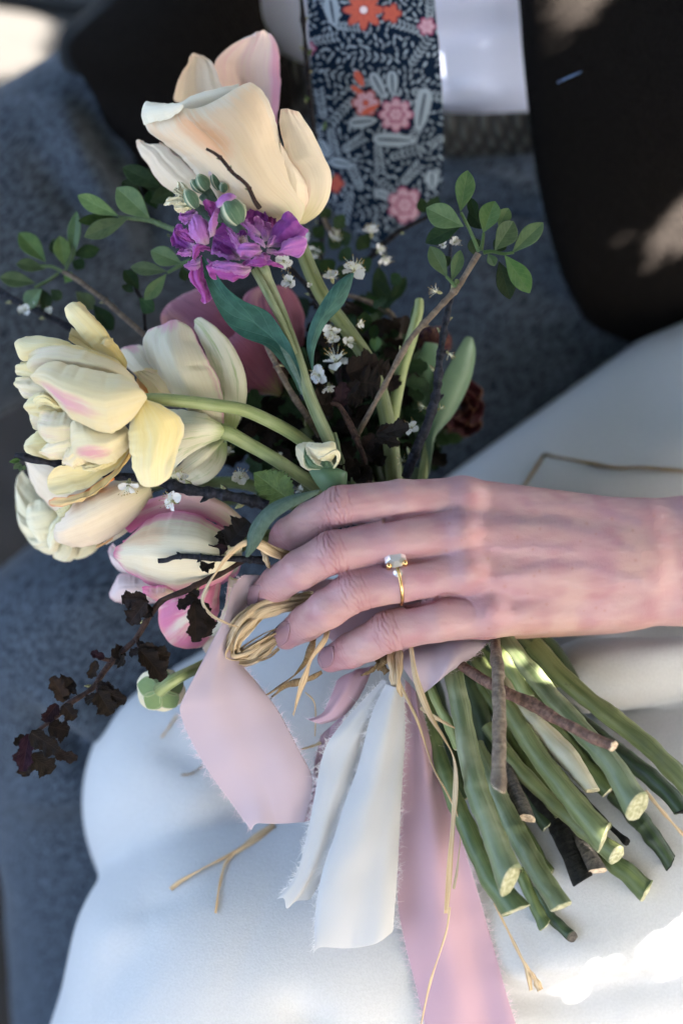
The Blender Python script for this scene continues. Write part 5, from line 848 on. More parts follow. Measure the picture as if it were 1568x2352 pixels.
for q, nr, kd in (((700, 545), (-.2, .3, .9), 1), ((768, 540), (.4, .4, .8), 0), ((722, 575), (0, -.4, .8), 3), ((770, 548), (.4, .4, .8), 3)): blossom(t, fV(*q, -.040), nr, 1.0, kd, q[0])
t = twig('bare dark twig tip rising in front of the peach tulip', fM, [(900, 480, 0), (860, 420, 2), (810, 310, 4), (760, 255, 5), (680, 190, 6), (590, 80, 6), (530, 30, 6), (465, -5, 6)], .042, [.0012, .0010, .0009, .0008, .0006], M_BARKR, .00012, budz=(.28, .62, .80), seed=3)
t = twig('black knobbly plum twig with white blossoms under the yellow tulip', fQ, [(1640, 1270, 0), (1568, 1245, 0), (1450, 1220, 2), (1310, 1190, 3), (1150, 1170, 4), (1020, 1135, 4), (850, 1100, 0), (700, 1082, -6), (500, 1040, -8), (330, 1010, 0), (200, 985, 4), (95, 958, 4)], .026, [.0025, .0024, .0022, .0021, .0018, .0016, .0018, .0015], M_BARKU, .0006, budz=(.10, .17, .23, .3, .36), nm='blossom_twig', seed=4)
blossom(t, fQ(785, 1140, .033), (-.2, -.85, .45), 1.25, 0, .3); blossom(t, fQ(1060, 1240, .034), (-.75, .25, .65), 1.25, 2, .9); blossom(t, fQ(1110, 1110, .026), (.2, .6, .75), 1.05, 3, 2.); blossom(t, fQ(1470, 1100, .012), (.1, .75, .6), 1.15, 2, 1.2); blossom(t, fQ(1400, 940, .0), (.2, .75, .6), .7, 3, 1.2)
leaves(t, fQ, [((130, 985), (58, 1000), 30, 4), ((125, 1000), (85, 1045), 34, 5), ((135, 1010), (120, 1058), 30, 4), ((150, 1020), (150, 1050), 24, 4)], .028, M_NETT, 'elliptic')
for q, e in (((1290, 1180), (1278, 1152)), ((1380, 1195), (1352, 1140)), ((1165, 1155), (1145, 1112))): tube('bud', [fQ(*q, .028), fQ((q[0] + e[0]) / 2 + 5, (q[1] + e[1]) / 2, .030), fQ(*e, .030)], [.0011, .0014, .0002], M_BUDG, t, n=8, seg=7)
t = twig('short black twig with grey bud tips lying across the pink-edged tulip', fH, [(1620, 430, -6), (1500, 420, -2), (1380, 418, 4), (1250, 412, 6), (1130, 400, 7), (1060, 410, 7), (1020, 425, 7), (968, 432, 7)], .030, [.0018, .0016, .0013, .0013, .0010], M_BARKU, .0004, budz=(.62, .8), seed=5)
t = twig('blurred grey twig with pale buds at the far left edge', fA, [(330, 1510, 0), (200, 1440, 0), (80, 1385, -4), (-40, 1310, -8)], -.030, [.0017, .0016, .0014], M_BARKU, .0003, budz=(.3, .5, .7), nm='blossom_twig', seed=6)
blossom(t, fA(120, 1425, -.026), (-.3, .3, .8), .9, 3, .3); blossom(t, fA(230, 1430, -.026), (-.3, .6, .6), .6, 3, .3); blossom(t, fA(170, 1400, -.026), (.2, .6, .6), .5, 3, .3)
t = twig('thin plum twig with white blossoms near the tip of the tie', fV, [(780, 640, -2), (840, 600, 0), (880, 560, 4), (920, 530, 6), (985, 495, 8)], -.040, [.0016, .0015, .0012, .0008], M_BARKB, .0004, budz=(.4, .7), nm='blossom_twig', seed=7)
for q, nr, sz, kd in (((852, 536), (-.1, .8, .5), 1.1, 1), ((882, 592), (.3, -.6, .6), 1.0, 3), ((870, 575), (.6, .5, .6), .8, 3), ((812, 622), (.2, .75, .6), 1.5, 2), ((762, 640), (-.2, .7, .6), 1.1, 1)): blossom(t, fV(*q, -.028 if q[1] < 600 else .004), nr, sz, kd, q[0] * .1)
leaves(t, fV, [((985, 495), (1005, 450), 34, 8, M_GRND), ((975, 490), (965, 455), 30, 6, M_GRND), ((985, 492), (1016, 470), 32, 6, M_GRND)], -.036, M_GRN, 'elliptic')
t = twig('plum twig with open white blossoms deep among the stems', fD, [(700, 1000, -4), (640, 760, 0), (610, 620, 4), (560, 400, 4), (470, 220, 2), (340, 80, 2)], -.012, [.0017, .0015, .0012], M_BARKB, .0004, budz=(.3, .6, .8), nm='blossom_twig', seed=8)
for q, nr, sz, kd in (((345, 165), (-.5, .2, .8), 1.15, 1), ((300, 30), (.1, -.6, .7), 1.1, 2), ((590, 450), (.1, -.8, .5), 1.15, 0), ((760, 420), (.6, .2, .7), .7, 3), ((620, 650), (.05, .85, .5), 1.65, 2), ((520, 730), (-.5, -.1, .8), 1.2, 0), ((575, 800), (0, -.7, .6), 1.0, 3), ((755, 725), (.1, -.5, .8), .7, 3), ((600, 520), (0, .3, .8), .9, 3), ((690, 530), (.4, .3, .8), .9, 3), ((455, 180), (0, .3, .8), .4, 3), ((275, 1225), (0, .3, .8), .5, 3), ((410, 1440), (-.7, .3, .6), .8, 3)): blossom(t, fD(*q, .004 if q[1] > 300 else .012), nr, sz, kd, q[0] * .1)
# plain woody twigs among the stems
twig('straight grey-brown twig running behind the stock leaf to the stems', fD, [(180, 520, 4), (270, 700, 6), (360, 860, 4), (440, 980, 0), (520, 1100, -6)], .004, [.0012, .0014, .0015], M_BARKG, .0003, budz=(.25, .8), seed=9)
twig('thin reddish twig between the green stems above the knuckles', fD, [(640, 930, 4), (690, 1020, 4), (750, 1140, 2), (790, 1240, 0), (805, 1390, -4)], .012, [.0009, .0011, .0013], M_BARKR, .0003, budz=(.4, .8), seed=10)
# dark-leaved ninebark
t = twig('dark-leaved ninebark twig trailing over the trousers at lower left', fH, [(1500, 420, -4), (1400, 480, 2), (1240, 562, 6), (1120, 622, 8), (1030, 655, 8), (960, 705, 6), (900, 790, 4), (830, 910, 2), (720, 1010, 0), (645, 1095, 0), (560, 1212, 0), (415, 1310, 0), (320, 1400, -2), (225, 1478, -4), (165, 1560, -6)], .024, [.0016, .0015, .0014, .0013, .0013, .0013, .0014, .0014, .0010], M_BARKR, .0004, budz=(.2, .42, .58, .7), nm='dark_leaved_twig', seed=11, n=90)
leaves(t, fH, [((900, 660), (740, 670), 100, 8), ((895, 680), (790, 815), 110, 10), ((900, 690), (885, 780), 100, 6), ((870, 650), (880, 630), 50, 6), ((1200, 650), (1090, 720), 70, 6), ((1190, 690), (1215, 925), 120, 12), ((1200, 670), (1275, 895), 130, 10), ((1215, 650), (1160, 610), 60, 8), ((850, 960), (1040, 1020), 110, 6), ((860, 980), (1010, 1150), 130, 8), ((855, 960), (880, 930), 60, 4), ((860, 980), (790, 1000), 50, 4), ((690, 1020), (760, 960), 80, 2), ((640, 1025), (560, 990), 50, 6, M_NINP), ((590, 1040), (550, 1150), 56, 6), ((720, 1020), (770, 1060), 80, 0), ((400, 1290), (320, 1140), 90, 6), ((350, 1250), (455, 1165), 130, 5), ((600, 1220), (765, 1290), 120, 5), ((600, 1230), (680, 1370), 120, 7), ((600, 1260), (515, 1290), 60, 4), ((600, 1190), (700, 1210), 70, 4), ((350, 1305), (270, 1420), 80, 3, M_NINP), ((390, 1310), (460, 1400), 90, 4), ((300, 1440), (425, 1470), 130, 2), ((180, 1490), (140, 1720), 90, 6, M_NINP), ((190, 1480), (375, 1590), 130, 10), ((170, 1560), (90, 1660), 70, 5, M_NINP), ((190, 1620), (330, 1720), 130, 6), ((150, 1500), (95, 1555), 60, 3), ((330, 1600), (475, 1640), 80, 0), ((150, 1640), (160, 1750), 90, 3), ((1390, 340), (1350, 240), 80, 8), ((1400, 330), (1530, 190), 150, 12), ((1395, 345), (1255, 370), 70, 8, M_NINP), ((1310, 430), (1230, 480), 70, 8), ((1400, 300), (1400, 260), 90, 9)], .026, M_NIN, 'lobed', serr=.13, nser=9, ripple=.04, roll=.45, bend=.15, n=54, fold=.4)
for P in ([(905, 690), (880, 660)], [(1215, 690), (1180, 630), (1150, 600)], [(840, 890), (845, 930), (860, 980)], [(680, 1040), (620, 1025), (570, 985)], [(600, 1160), (600, 1220), (620, 1260)], [(1390, 420), (1385, 360), (1400, 310)]): tube('petiole', pts(fH, P, .028), [.0011, .0008], M_BARKR, t, n=10, seg=6)
t = twig('dark-leaved ninebark twig deep in the middle among the green stems', fD, [(830, 1400, -4), (760, 1150, 0), (690, 1000, 4), (640, 920, 6), (590, 900, 6)], .010, [.0016, .0013, .0010], M_BARKR, .0004, nm='dark_leaved_twig', seed=12)
leaves(t, fD, [((600, 920), (440, 900), 150, 8), ((600, 930), (510, 1005), 120, 9), ((690, 720), (880, 640), 190, 6), ((760, 770), (890, 790), 200, 8), ((640, 930), (660, 770), 90, 10, M_NINP), ((640, 900), (745, 765), 70, 9), ((870, 1100), (1070, 1050), 110, 14), ((870, 1105), (1000, 1150), 70, 15), ((870, 1100), (960, 1045), 60, 13), ((800, 1180), (840, 1080), 80, 8), ((620, 900), (560, 850), 80, 6), ((860, 680), (950, 700), 110, 4), ((620, 1360), (760, 1260), 120, 12), ((740, 1390), (840, 1300), 120, 8), ((800, 1200), (850, 1260), 90, 0), ((180, 1180), (240, 1080), 90, -10), ((200, 1100), (330, 1060), 110, -12), ((130, 1090), (60, 1050), 90, -12), ((860, 1200), (900, 1280), 90, 0), ((700, 860), (780, 880), 120, 0), ((100, 1240), (180, 1180), 120, -14), ((400, 1000), (330, 1060), 140, -16), ((980, 820), (940, 730), 110, -4), ((650, 1150), (720, 1240), 120, -8), ((560, 760), (500, 800), 120, -14), ((430, 780), (360, 700), 150, -20), ((820, 990), (760, 930), 120, -8), ((30, 900), (-60, 860), 160, -22), ((160, 860), (60, 760), 180, -24), ((260, 960), (200, 900), 180, -24), ((930, 560), (880, 640), 160, -24), ((560, 330), (500, 260), 150, -28), ((740, 300), (700, 380), 160, -26)], .004, M_NIN, 'lobed', serr=.13, nser=9, ripple=.04, roll=.45, bend=.15, n=54, fold=.4)
# the dense dark foliage deep between the stems: small leaves added as one mass to darken the gaps
gd = Geo(); rd = np.random.RandomState(77); pg = np.array([(600, 900), (690, 790), (850, 690), (930, 740), (985, 880), (985, 1040), (930, 1110), (740, 1130), (600, 1100), (545, 1010)], float)
def inpoly(q, P): return sum(((a[1] > q[1]) != (b[1] > q[1])) and q[0] < (b[0] - a[0]) * (q[1] - a[1]) / (b[1] - a[1]) + a[0] for a, b in zip(P, np.roll(P, -1, 0))) % 2 == 1
k = 0
while k < 560:
    q = rd.uniform((540, 680), (990, 1140))
    if not inpoly(q, pg): continue
    a = rd.uniform(0, 6.28); L_ = rd.uniform(26, 60); dd = rd.uniform(-.058, -.014); leaf_geo(gd, fV(*q, dd), fV(*(q + L_ * np.array([math.cos(a), math.sin(a)])), dd + rd.uniform(-.010, .010)), L_ * .75 * S, kind='lobed', fold=.4, roll=rd.uniform(-.7, .7), bend=.1, n=12, m=5, serr=.08, nser=5, mi=0 if rd.rand() < .45 else 1); k += 1
build('foliage', gd, [M_NIN, M_GRND], t, kind='stuff')
# leaves behind the stems, shade put into their dark green
t = twig('green leafy sprig in the shade behind the stems, below the tie', fD, [(1020, 620, 0), (980, 400, 0), (900, 320, 0), (760, 260, 0), (680, 240, 0)], -.034, [.0018, .0014, .0010], M_BARKG, .0002, nm='leafy_twig', seed=13)
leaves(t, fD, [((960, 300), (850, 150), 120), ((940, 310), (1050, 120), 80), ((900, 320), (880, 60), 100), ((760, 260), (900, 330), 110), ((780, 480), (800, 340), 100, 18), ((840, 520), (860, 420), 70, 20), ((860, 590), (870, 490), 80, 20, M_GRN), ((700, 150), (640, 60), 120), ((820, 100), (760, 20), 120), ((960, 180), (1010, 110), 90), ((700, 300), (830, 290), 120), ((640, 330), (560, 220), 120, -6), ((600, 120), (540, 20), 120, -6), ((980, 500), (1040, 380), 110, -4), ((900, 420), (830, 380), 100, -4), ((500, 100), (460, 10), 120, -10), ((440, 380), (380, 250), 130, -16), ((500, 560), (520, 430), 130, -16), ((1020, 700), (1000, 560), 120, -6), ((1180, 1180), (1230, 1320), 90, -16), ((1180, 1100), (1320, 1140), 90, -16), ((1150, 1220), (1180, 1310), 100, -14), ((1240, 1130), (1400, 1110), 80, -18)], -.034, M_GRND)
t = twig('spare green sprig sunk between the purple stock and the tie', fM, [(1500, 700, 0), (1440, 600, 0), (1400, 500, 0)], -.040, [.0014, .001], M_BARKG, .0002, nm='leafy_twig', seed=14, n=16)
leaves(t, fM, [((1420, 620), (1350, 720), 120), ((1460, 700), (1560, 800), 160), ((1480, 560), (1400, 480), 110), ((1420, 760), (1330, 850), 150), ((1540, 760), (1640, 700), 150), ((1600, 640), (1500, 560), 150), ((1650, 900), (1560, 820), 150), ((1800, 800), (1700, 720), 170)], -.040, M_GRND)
# single leaves beside the index finger
t = thing('crinkled_leaf', 'crinkled bright green toothed leaf above the index finger', 'leaf', fD(340, 1500, .016), 'loose leaves in the bouquet')
leaf('blade', fD(360, 1510, .018), fD(120, 1330, .026), fD.r(215), M_NETT, t, kind='elliptic', fold=.25, bend=.05, serr=.15, nser=13, n=66, m=13, ripple=.03)
t = thing('downy_leaf', 'narrow downy grey-green leaf folded over the index fingertip', 'leaf', fE(650, 265, .040), 'loose leaves in the bouquet')
sheet('blade', pts(fE, [(660, 262, -4), (560, 275, 0), (440, 300, 2), (330, 355, 2), (250, 440, 0), (215, 510, -2), (202, 580, -4), (195, 665, -8)], .046), pts(fE, [(650, 275, 0), (560, 325, 5), (450, 385, 7), (375, 440, 7), (330, 500, 4), (300, 560, 0), (268, 610, -4), (215, 668, -8)], .046), M_SAGE2, t, bulge=.003, n=36, m=10)
# ------------------------------------------------------------------ cut stems below the hand
GS = 'cut stem ends below the hand'
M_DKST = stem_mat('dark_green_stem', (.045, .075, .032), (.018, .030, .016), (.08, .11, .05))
M_WOODY = bark_mat('pale_woody_bark', (.27, .215, .165), (.13, .10, .08))
M_WOODR = bark_mat('pinkish_woody_bark', (.25, .15, .115), (.10, .06, .05))
M_GRB = bark_mat('grey_bark', (.20, .175, .155), (.08, .075, .07))
M_DKW = bark_mat('dark_wet_bark', (.022, .024, .022), (.008, .008, .009))
M_PITH = plain('pale_cut_wood', (.74, .62, .48), (.50, .38, .27), .6, 700., .3)
M_PALE = stem_mat('pale_sliced_stem', (.50, .46, .33), (.42, .39, .25), (.56, .52, .40), 5.)
def cstem(label, f, P, d, r, mat, cut=M_CUT, knots=(), flare=0., seed=0, nm='cut_stem', flat=1.):
    P = spl(pts(f, P, d), 40); rr_ = np.interp(np.linspace(0, 1, 40), np.linspace(0, 1, len(np.atleast_1d(r))), [f.r(x) for x in np.atleast_1d(r)])
    for i in range(40):                             # lie on the dress, never in it
        h_ = dress_bvh.ray_cast(Vector((P[i, 0], P[i, 1], .3)), Vector((0, 0, -1.)))
        if h_[0] is not None: P[i, 2] = max(P[i, 2], h_[0][2] + rr_[i] * .95)
    for _ in range(6): P[1:-1, 2] = np.maximum(P[1:-1, 2], .5 * P[1:-1, 2] + .25 * (P[2:, 2] + P[:-2, 2]))
    t = thing(nm, label, 'stem', P[-1], GS); g = Geo(); A = tube_geo(g, P, f.r(r) if np.isscalar(r) else [f.r(x) for x in r], n=50, seg=14, wob=.0004, seed=seed, knots=[(k, .018, .10) for k in knots[:1]] + ([(1., .05, flare)] if flare else []), flat=flat, cap=False); 
    e = A[-1]; c = e.mean(0); tg = unit(A[-1].mean(0) - A[-3].mean(0)); rs_ = np.random.RandomState(seed + 90); sv = unit(rs_.randn(3)); sl_ = rs_.uniform(.2, .9); off = ((e - c) @ sv) * sl_ + rs_.randn(len(e)) * .00022
    for j_ in range(len(e)): e[j_] += tg * off[j_]
    _n = 50 * len(e); g.v[-1][_n - len(e):_n] = e
    build('stem', g, mat, t); c = e.mean(0); g2 = Geo(); n_ = len(e)
    rows = [e + tg * .00005, c + (e - c) * .93 + tg * .0006, c + (e - c) * .55 + tg * .0004, c + (e - c) * .2 - tg * .0003]; g2.grid(np.array(rows), None, True); g2.add(rows[-1], [tuple(range(n_))]); build('cut_end', g2, cut, t); return t
J = [('thick yellow-green stem farthest right, running off the picture edge', [(780, 130, -8), (960, 330, 0), (1130, 470, 8), (1350, 640, 18), (1500, 780, 28), (1640, 930, 36)], .004, 48, M_STEM, M_CUT, (.5, .8)),
     ('light green stem with a frayed cut end, second from the right', [(600, 60, -8), (690, 190, 0), (840, 370, 8), (1010, 560, 20), (1190, 760, 32), (1325, 985, 44)], .014, [44, 50, 48, 56, 66], M_STEMS, M_CUT, (.55,)),
     ('pinkish woody stem crossing over the green stems', [(340, 205, -6), (560, 345, 14), (780, 450, 22), (1000, 580, 32), (1200, 672, 40)], .018, [26, 26, 32, 28, 28], M_WOODR, M_PITH, (.55,)),
     ('grey-brown woody stem hanging straight down over the others', [(578, 80, -20), (590, 240, 8), (604, 500, 24), (604, 700, 30), (598, 880, 36)], .026, [24, 30, 32, 33, 36], M_WOODY, M_PITH, (.42, .7)),
     ('stem with a long pale slanting cut face', [(560, 250, -8), (720, 470, 4), (860, 620, 10), (1000, 770, 18), (1085, 900, 24)], .010, [36, 36, 50, 56, 34], M_PALE, M_PALE, ()),
     ('long mid-green stem in the centre with a pale round end', [(480, 200, -8), (620, 420, 2), (790, 690, 12), (960, 920, 22), (1150, 1150, 34)], .012, [44, 46, 50, 54, 62], M_STEM, M_CUT, (.4,)),
     ('slender green stem under the central one, pale end', [(540, 560, -8), (680, 760, 0), (880, 960, 8), (1060, 1120, 18), (1215, 1240, 26)], .008, [36, 38, 38, 40, 48], M_STEM, M_CUT, (.6,)),
     ('jointed green stem on the left with a bright cut end', [(340, 150, -6), (370, 320, 2), (425, 600, 12), (480, 880, 24), (570, 1120, 34), (660, 1370, 46)], .016, [44, 50, 54, 58, 62], M_STEMS, M_CUT, (.60, .78)),
     ('leftmost green stem with the lowest bright cut end', [(200, 380, -12), (270, 650, -4), (350, 900, 6), (470, 1180, 20), (570, 1380, 30), (690, 1530, 40)], .010, [36, 40, 44, 52, 64], M_STEMD, M_CUT, (.5, .75)),
     ('pale green stem with a knuckle-like joint, ending lower centre', [(480, 660, -6), (570, 880, 4), (690, 1120, 16), (800, 1310, 28), (925, 1510, 40)], .012, [44, 50, 54, 52, 52], M_STEMS, M_CUT, (.52, .62)),
     ('wet black stem with a torn pale end in the middle gap', [(740, 860, -6), (880, 1040, 0), (960, 1190, 8), (1040, 1370, 14)], .002, [40, 44, 50, 56], M_DKW, M_DKW, (.5,)),
     ('torn pale woody stub beside the black stem', [(880, 960, -8), (980, 1100, 0), (1050, 1200, 8), (1115, 1320, 14)], .004, [26, 32, 42, 46], M_GRB, M_PITH, ()),
     ('dark green stem running right behind the pinkish woody one', [(960, 480, -10), (1180, 660, 4), (1330, 780, 14), (1450, 880, 22), (1570, 1010, 30)], .000, [40, 42, 44, 46], M_DKST, M_DKW, (.5,)),
     ('short dark knotted stem end at the right, over the white dress', [(1180, 900, -12), (1330, 1050, -2), (1400, 1140, 2), (1490, 1270, 8)], .002, [36, 46, 44, 38], M_DKST, M_DKW, (.5, .7)),
     ('flat green stem end poking out below the central ends', [(1080, 1080, -6), (1180, 1250, 0), (1270, 1330, 6), (1365, 1420, 10)], .002, [40, 46, 52, 54], M_STEMD, M_CUT, ()),
     ('thin black twig end with a tiny knob between the stems', [(900, 780, -6), (1040, 930, 2), (1150, 1060, 8), (1270, 1172, 14)], .008, [10, 12, 13, 16], M_DKW, M_DKW, (.98,)),
     ('grey woody stub in the gap left of centre', [(620, 700, -6), (650, 810, 0), (695, 920, 6), (742, 1045, 12)], .010, [34, 36, 38, 38], M_GRB, M_PITH, ()),
     ('dark square-cut twig end, lowest of all the stems', [(780, 1380, -4), (850, 1520, 4), (900, 1590, 10), (985, 1668, 16)], .002, [24, 26, 28, 30], M_DKST, M_GRB, ()),
     ('small dark green stem end between the two lowest pale ends', [(700, 1300, -4), (760, 1430, 4), (800, 1520, 8), (840, 1600, 12)], .004, [28, 30, 32, 34], M_STEMD, M_CUT, ()),
     ('thin light green side shoot at the left edge of the stems', [(220, 300, 2), (270, 430, 8), (340, 560, 10), (390, 680, 10)], .010, [22, 24, 26, 24], M_STEMG, M_CUT, ()),
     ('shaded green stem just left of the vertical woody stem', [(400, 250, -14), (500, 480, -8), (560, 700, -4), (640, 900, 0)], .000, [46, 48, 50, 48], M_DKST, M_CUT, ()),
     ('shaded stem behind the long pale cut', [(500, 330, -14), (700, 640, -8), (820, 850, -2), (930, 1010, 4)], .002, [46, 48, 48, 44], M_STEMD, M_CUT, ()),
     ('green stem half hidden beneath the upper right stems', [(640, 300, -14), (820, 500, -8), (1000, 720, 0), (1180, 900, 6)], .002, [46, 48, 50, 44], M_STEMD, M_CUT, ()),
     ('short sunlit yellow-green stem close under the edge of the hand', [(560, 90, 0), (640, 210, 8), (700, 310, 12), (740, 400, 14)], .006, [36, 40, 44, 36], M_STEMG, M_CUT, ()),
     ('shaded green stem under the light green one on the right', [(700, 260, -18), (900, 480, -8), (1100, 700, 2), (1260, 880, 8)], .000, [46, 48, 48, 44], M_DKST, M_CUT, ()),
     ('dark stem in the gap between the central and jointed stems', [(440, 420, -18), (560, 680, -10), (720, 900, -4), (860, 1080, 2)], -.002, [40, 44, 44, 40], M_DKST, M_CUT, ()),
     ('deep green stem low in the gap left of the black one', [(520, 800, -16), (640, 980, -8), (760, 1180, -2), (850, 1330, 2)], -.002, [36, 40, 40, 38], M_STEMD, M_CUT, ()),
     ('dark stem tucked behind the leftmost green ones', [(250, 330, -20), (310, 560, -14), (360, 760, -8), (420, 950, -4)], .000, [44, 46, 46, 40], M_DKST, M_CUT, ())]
for i, q in enumerate(J): cstem(q[0], fJ, q[1], q[2], [1.04 * x for x in np.atleast_1d(q[3])], q[4], q[5], q[6], flare=.12 if q[5] is M_CUT else 0, seed=i)
# the bound bunch of stems that runs under the hand
tb = thing('stem_bundle', 'dark bound bunch of stems running under the palm', 'stem', C(1000, 1300, -.015), GS)
for k in range(11):
    a = k / 10. - .5; u0, u1 = 930 + 130 * a, 1160 + 190 * a; r_ = random.Random(k); tube('stem', pts(fV, [(760 + 330 * (a + .1), 1060 + 30 * abs(a), -26 + r_.uniform(-5, 5)), (u0 - 40, 1220 + 60 * a, -22), (u0 + 80, 1370 - 60 * a, -18), (u1, 1500 - 50 * a, -14), (u1 + 60, 1600 - 70 * a, -12)], 0), .0034, [M_STEMD, M_DKST, M_STEM][k % 3], tb, n=24)

# ------------------------------------------------------------------ ribbons with frayed edges
GR = 'frayed ribbons tied round the bouquet'
def ribbon_mat(name, c, c2, trans=.25):
    g = NG(name); o = g.obj(); f = g.noise(o, 1800., 2.); f2 = g.noise(o, 40., 2.); g.color(g.mix(g.math('ADD', g.math('MULTIPLY', f, .3), g.math('MULTIPLY', f2, .5)), c, c2)); g.p(Roughness=.75, Specular_IOR_Level=.2, Sheen_Weight=.25); g.bump(f, .2, .0002); g.translucent(trans); return g.m
M_RIBP = ribbon_mat('pink_chiffon', (.60, .485, .54), (.57, .45, .51)); M_RIBD = ribbon_mat('deeper_pink_chiffon', (.61, .405, .47), (.585, .375, .45)); M_RIBW = ribbon_mat('white_chiffon', (.66, .655, .66), (.63, .625, .63), .3)
M_FRP = plain('pink_thread', (.80, .64, .68), (.76, .58, .63), .8, 900., 0); M_FRW = plain('white_thread', (.82, .80, .80), (.78, .76, .76), .8, 900., 0); M_FRR = plain('red_thread', (.55, .14, .18), (.62, .25, .28), .8, 900., 0)
def fringe(parent, edge, inner, mat, dens=2600, ln=(.0006, .0046), seed=0, wd=.00007):
    """Loose threads leaving an edge polyline, away from the inner polyline."""
    r = np.random.RandomState(seed); E = spl(edge, 200); I = spl(inner, 200); L = np.linalg.norm(np.diff(E, axis=0), axis=1).sum(); g = Geo()
    for k in range(int(L * dens)):
        i = r.randint(1, 198); out = unit(E[i] - I[i]); tg = unit(E[i + 1] - E[i - 1]); nz_ = np.array([0, 0, 1.]); ll = r.uniform(*ln) * (1.5 if r.rand() < .12 else 1)
        d1 = unit(out + tg * r.uniform(-1.3, 1.3) + nz_ * r.uniform(-.25, .7)); d2 = unit(d1 + tg * r.uniform(-1.1, 1.1) + nz_ * r.uniform(-.5, .4)); p0 = E[i] - out * .0006; p1 = p0 + d1 * ll * .55; p2 = p1 + d2 * ll * .5; sd = unit(np.cross(d1, [0, 0, 1.]) + .01) * wd
        g.add([p0 - sd, p0 + sd, p1 - sd * .8, p1 + sd * .8, p2 - sd * .3, p2 + sd * .3], [(0, 1, 3, 2), (2, 3, 5, 4)])
    build('fringe', g, mat, parent, kind='stuff')
def ribbon(label, f, L, R, d, mat, fr, T=None, B=None, bulge=0., ruffle=.0008, seed=0, fl=True, frr=True, n=60, m=24, nm='ribbon', dens=2600, under=False, wave=0.):
    L, R = pts(f, L, d), pts(f, R, d); t = thing(nm, label, 'ribbon', L[0], GR); k = {}
    A = sheet_arr(L, R, T=pts(f, T, d) if T else None, B=pts(f, B, d) if B else None, n=n, m=m, bulge=bulge, ruffle=ruffle, rf=1.6, seed=seed)
    A = A + np.array([0, 0, .0011]) * fbm(A, 130, seed + 60, 3)[..., None]
    if wave: A[..., 2] += wave * np.sin(np.linspace(0, 1, m)[None, :] * 9 + np.linspace(0, 3, n)[:, None] + seed)
    if not under:                                   # rest on the dress where it would sink into it
        for i in range(n):
            for j in range(m):
                p = A[i, j]; h_ = dress_bvh.ray_cast(Vector((p[0], p[1], .3)), Vector((0, 0, -1.)))
                if h_[0] is not None and p[2] < h_[0][2] + .0015: A[i, j, 2] = h_[0][2] + .0015
    build('band', Geo().grid(A), mat, t, .0003, 1)
    if fl: fringe(t, A[:, 0], A[:, 2], fr, dens, seed=seed)
    if frr: fringe(t, A[:, -1], A[:, -3], fr, dens, seed=seed + 1)
    return t, A
t1, A1 = ribbon('wide pale pink ribbon hanging from the fingertips at left, frayed edges', fV, [(558, 1318, 8), (530, 1352, 10), (516, 1420, 12), (470, 1508, 14), (418, 1606, 12), (414, 1640, 9), (438, 1700, 5), (485, 1782, 3), (535, 1850, 2), (578, 1908, 2)], [(640, 1318, -6), (580, 1380, -4), (528, 1440, 4), (546, 1512, 6), (590, 1566, 7), (640, 1634, 6), (690, 1728, 4), (718, 1786, 3), (712, 1840, 2), (700, 1888, 2)], .010, M_RIBP, M_FRP, T=[(590, 1890, 2), (640, 1892, 2)], bulge=.004, fl=False, seed=1, n=80)
fringe(t1, A1[:16, 0], A1[:16, 2], M_FRP, 2600, seed=5); fringe(t1, A1[42:, 0], A1[42:, 2], M_FRP, 2600, seed=6)
ribbon('deeper pink ribbon tail falling straight down behind the white one', fV, [(930, 1560, -2), (926, 1700, 0), (918, 1900, 2), (912, 2060, 3), (930, 2170, 3), (955, 2270, 3), (985, 2400, 3)], [(960, 1600, -4), (1000, 1740, 0), (1050, 1900, 2), (1100, 2060, 3), (1140, 2200, 3), (1165, 2290, 3), (1200, 2400, 3)], .010, M_RIBD, M_FRP, bulge=.004, seed=2, n=80, wave=.0016)
ribbon('white ribbon tail, left narrow fold with a notched end', fV, [(880, 1560, 8), (830, 1612, 9), (770, 1680, 8), (742, 1730, 6), (722, 1830, 5), (702, 1930, 5), (678, 2010, 5), (636, 2064, 5)], [(915, 1570, 6), (870, 1650, 6), (830, 1760, 5), (800, 1850, 5), (775, 1940, 5), (750, 2000, 5), (728, 2040, 5), (712, 2066, 5)], .013, M_RIBW, M_FRW, T=[(652, 2062, 5), (658, 2086, 5), (680, 2070, 5)], bulge=.003, seed=3, wave=.0003)
ribbon('broad white ribbon tail with a soft fold, frontmost of the ribbons', fV, [(886, 1570, 10), (850, 1650, 10), (822, 1760, 8), (790, 1850, 7), (765, 1930, 7), (738, 2010, 7), (724, 2100, 7), (722, 2188, 7)], [(926, 1580, 8), (930, 1680, 8), (924, 1780, 7), (918, 1880, 7), (914, 1980, 7), (908, 2060, 7), (902, 2140, 7)], .016, M_RIBW, M_FRW, T=[(735, 2174, 7), (800, 2178, 7), (860, 2166, 7)], bulge=.006, seed=4, n=70, ruffle=.0006, wave=.0007)
g = None
ribbon('short curled end of pink ribbon under the little finger', fI, [(1020, 420, -4), (985, 440, 0), (955, 520, 2), (905, 610, 2), (828, 642, 2)], [(1180, 360, -2), (1140, 450, 2), (1090, 540, 4), (1010, 630, 4), (900, 668, 2)], .012, M_RIBD, M_FRP, bulge=.004, frr=False, seed=6, n=40)
ribbon('pink ribbon wrapped round the stems at the edge of the palm', fJ, [(60, 180, 2), (100, 260, 8), (150, 330, 8), (205, 395, 2)], [(600, 60, -12), (560, 110, -2), (480, 190, 4), (330, 290, 6)], .014, M_RIBP, M_FRP, T=[(250, 360, 5), (290, 320, 6)], bulge=.006, seed=7, n=40, m=40, under=True, fl=False, dens=2200, wave=.002)
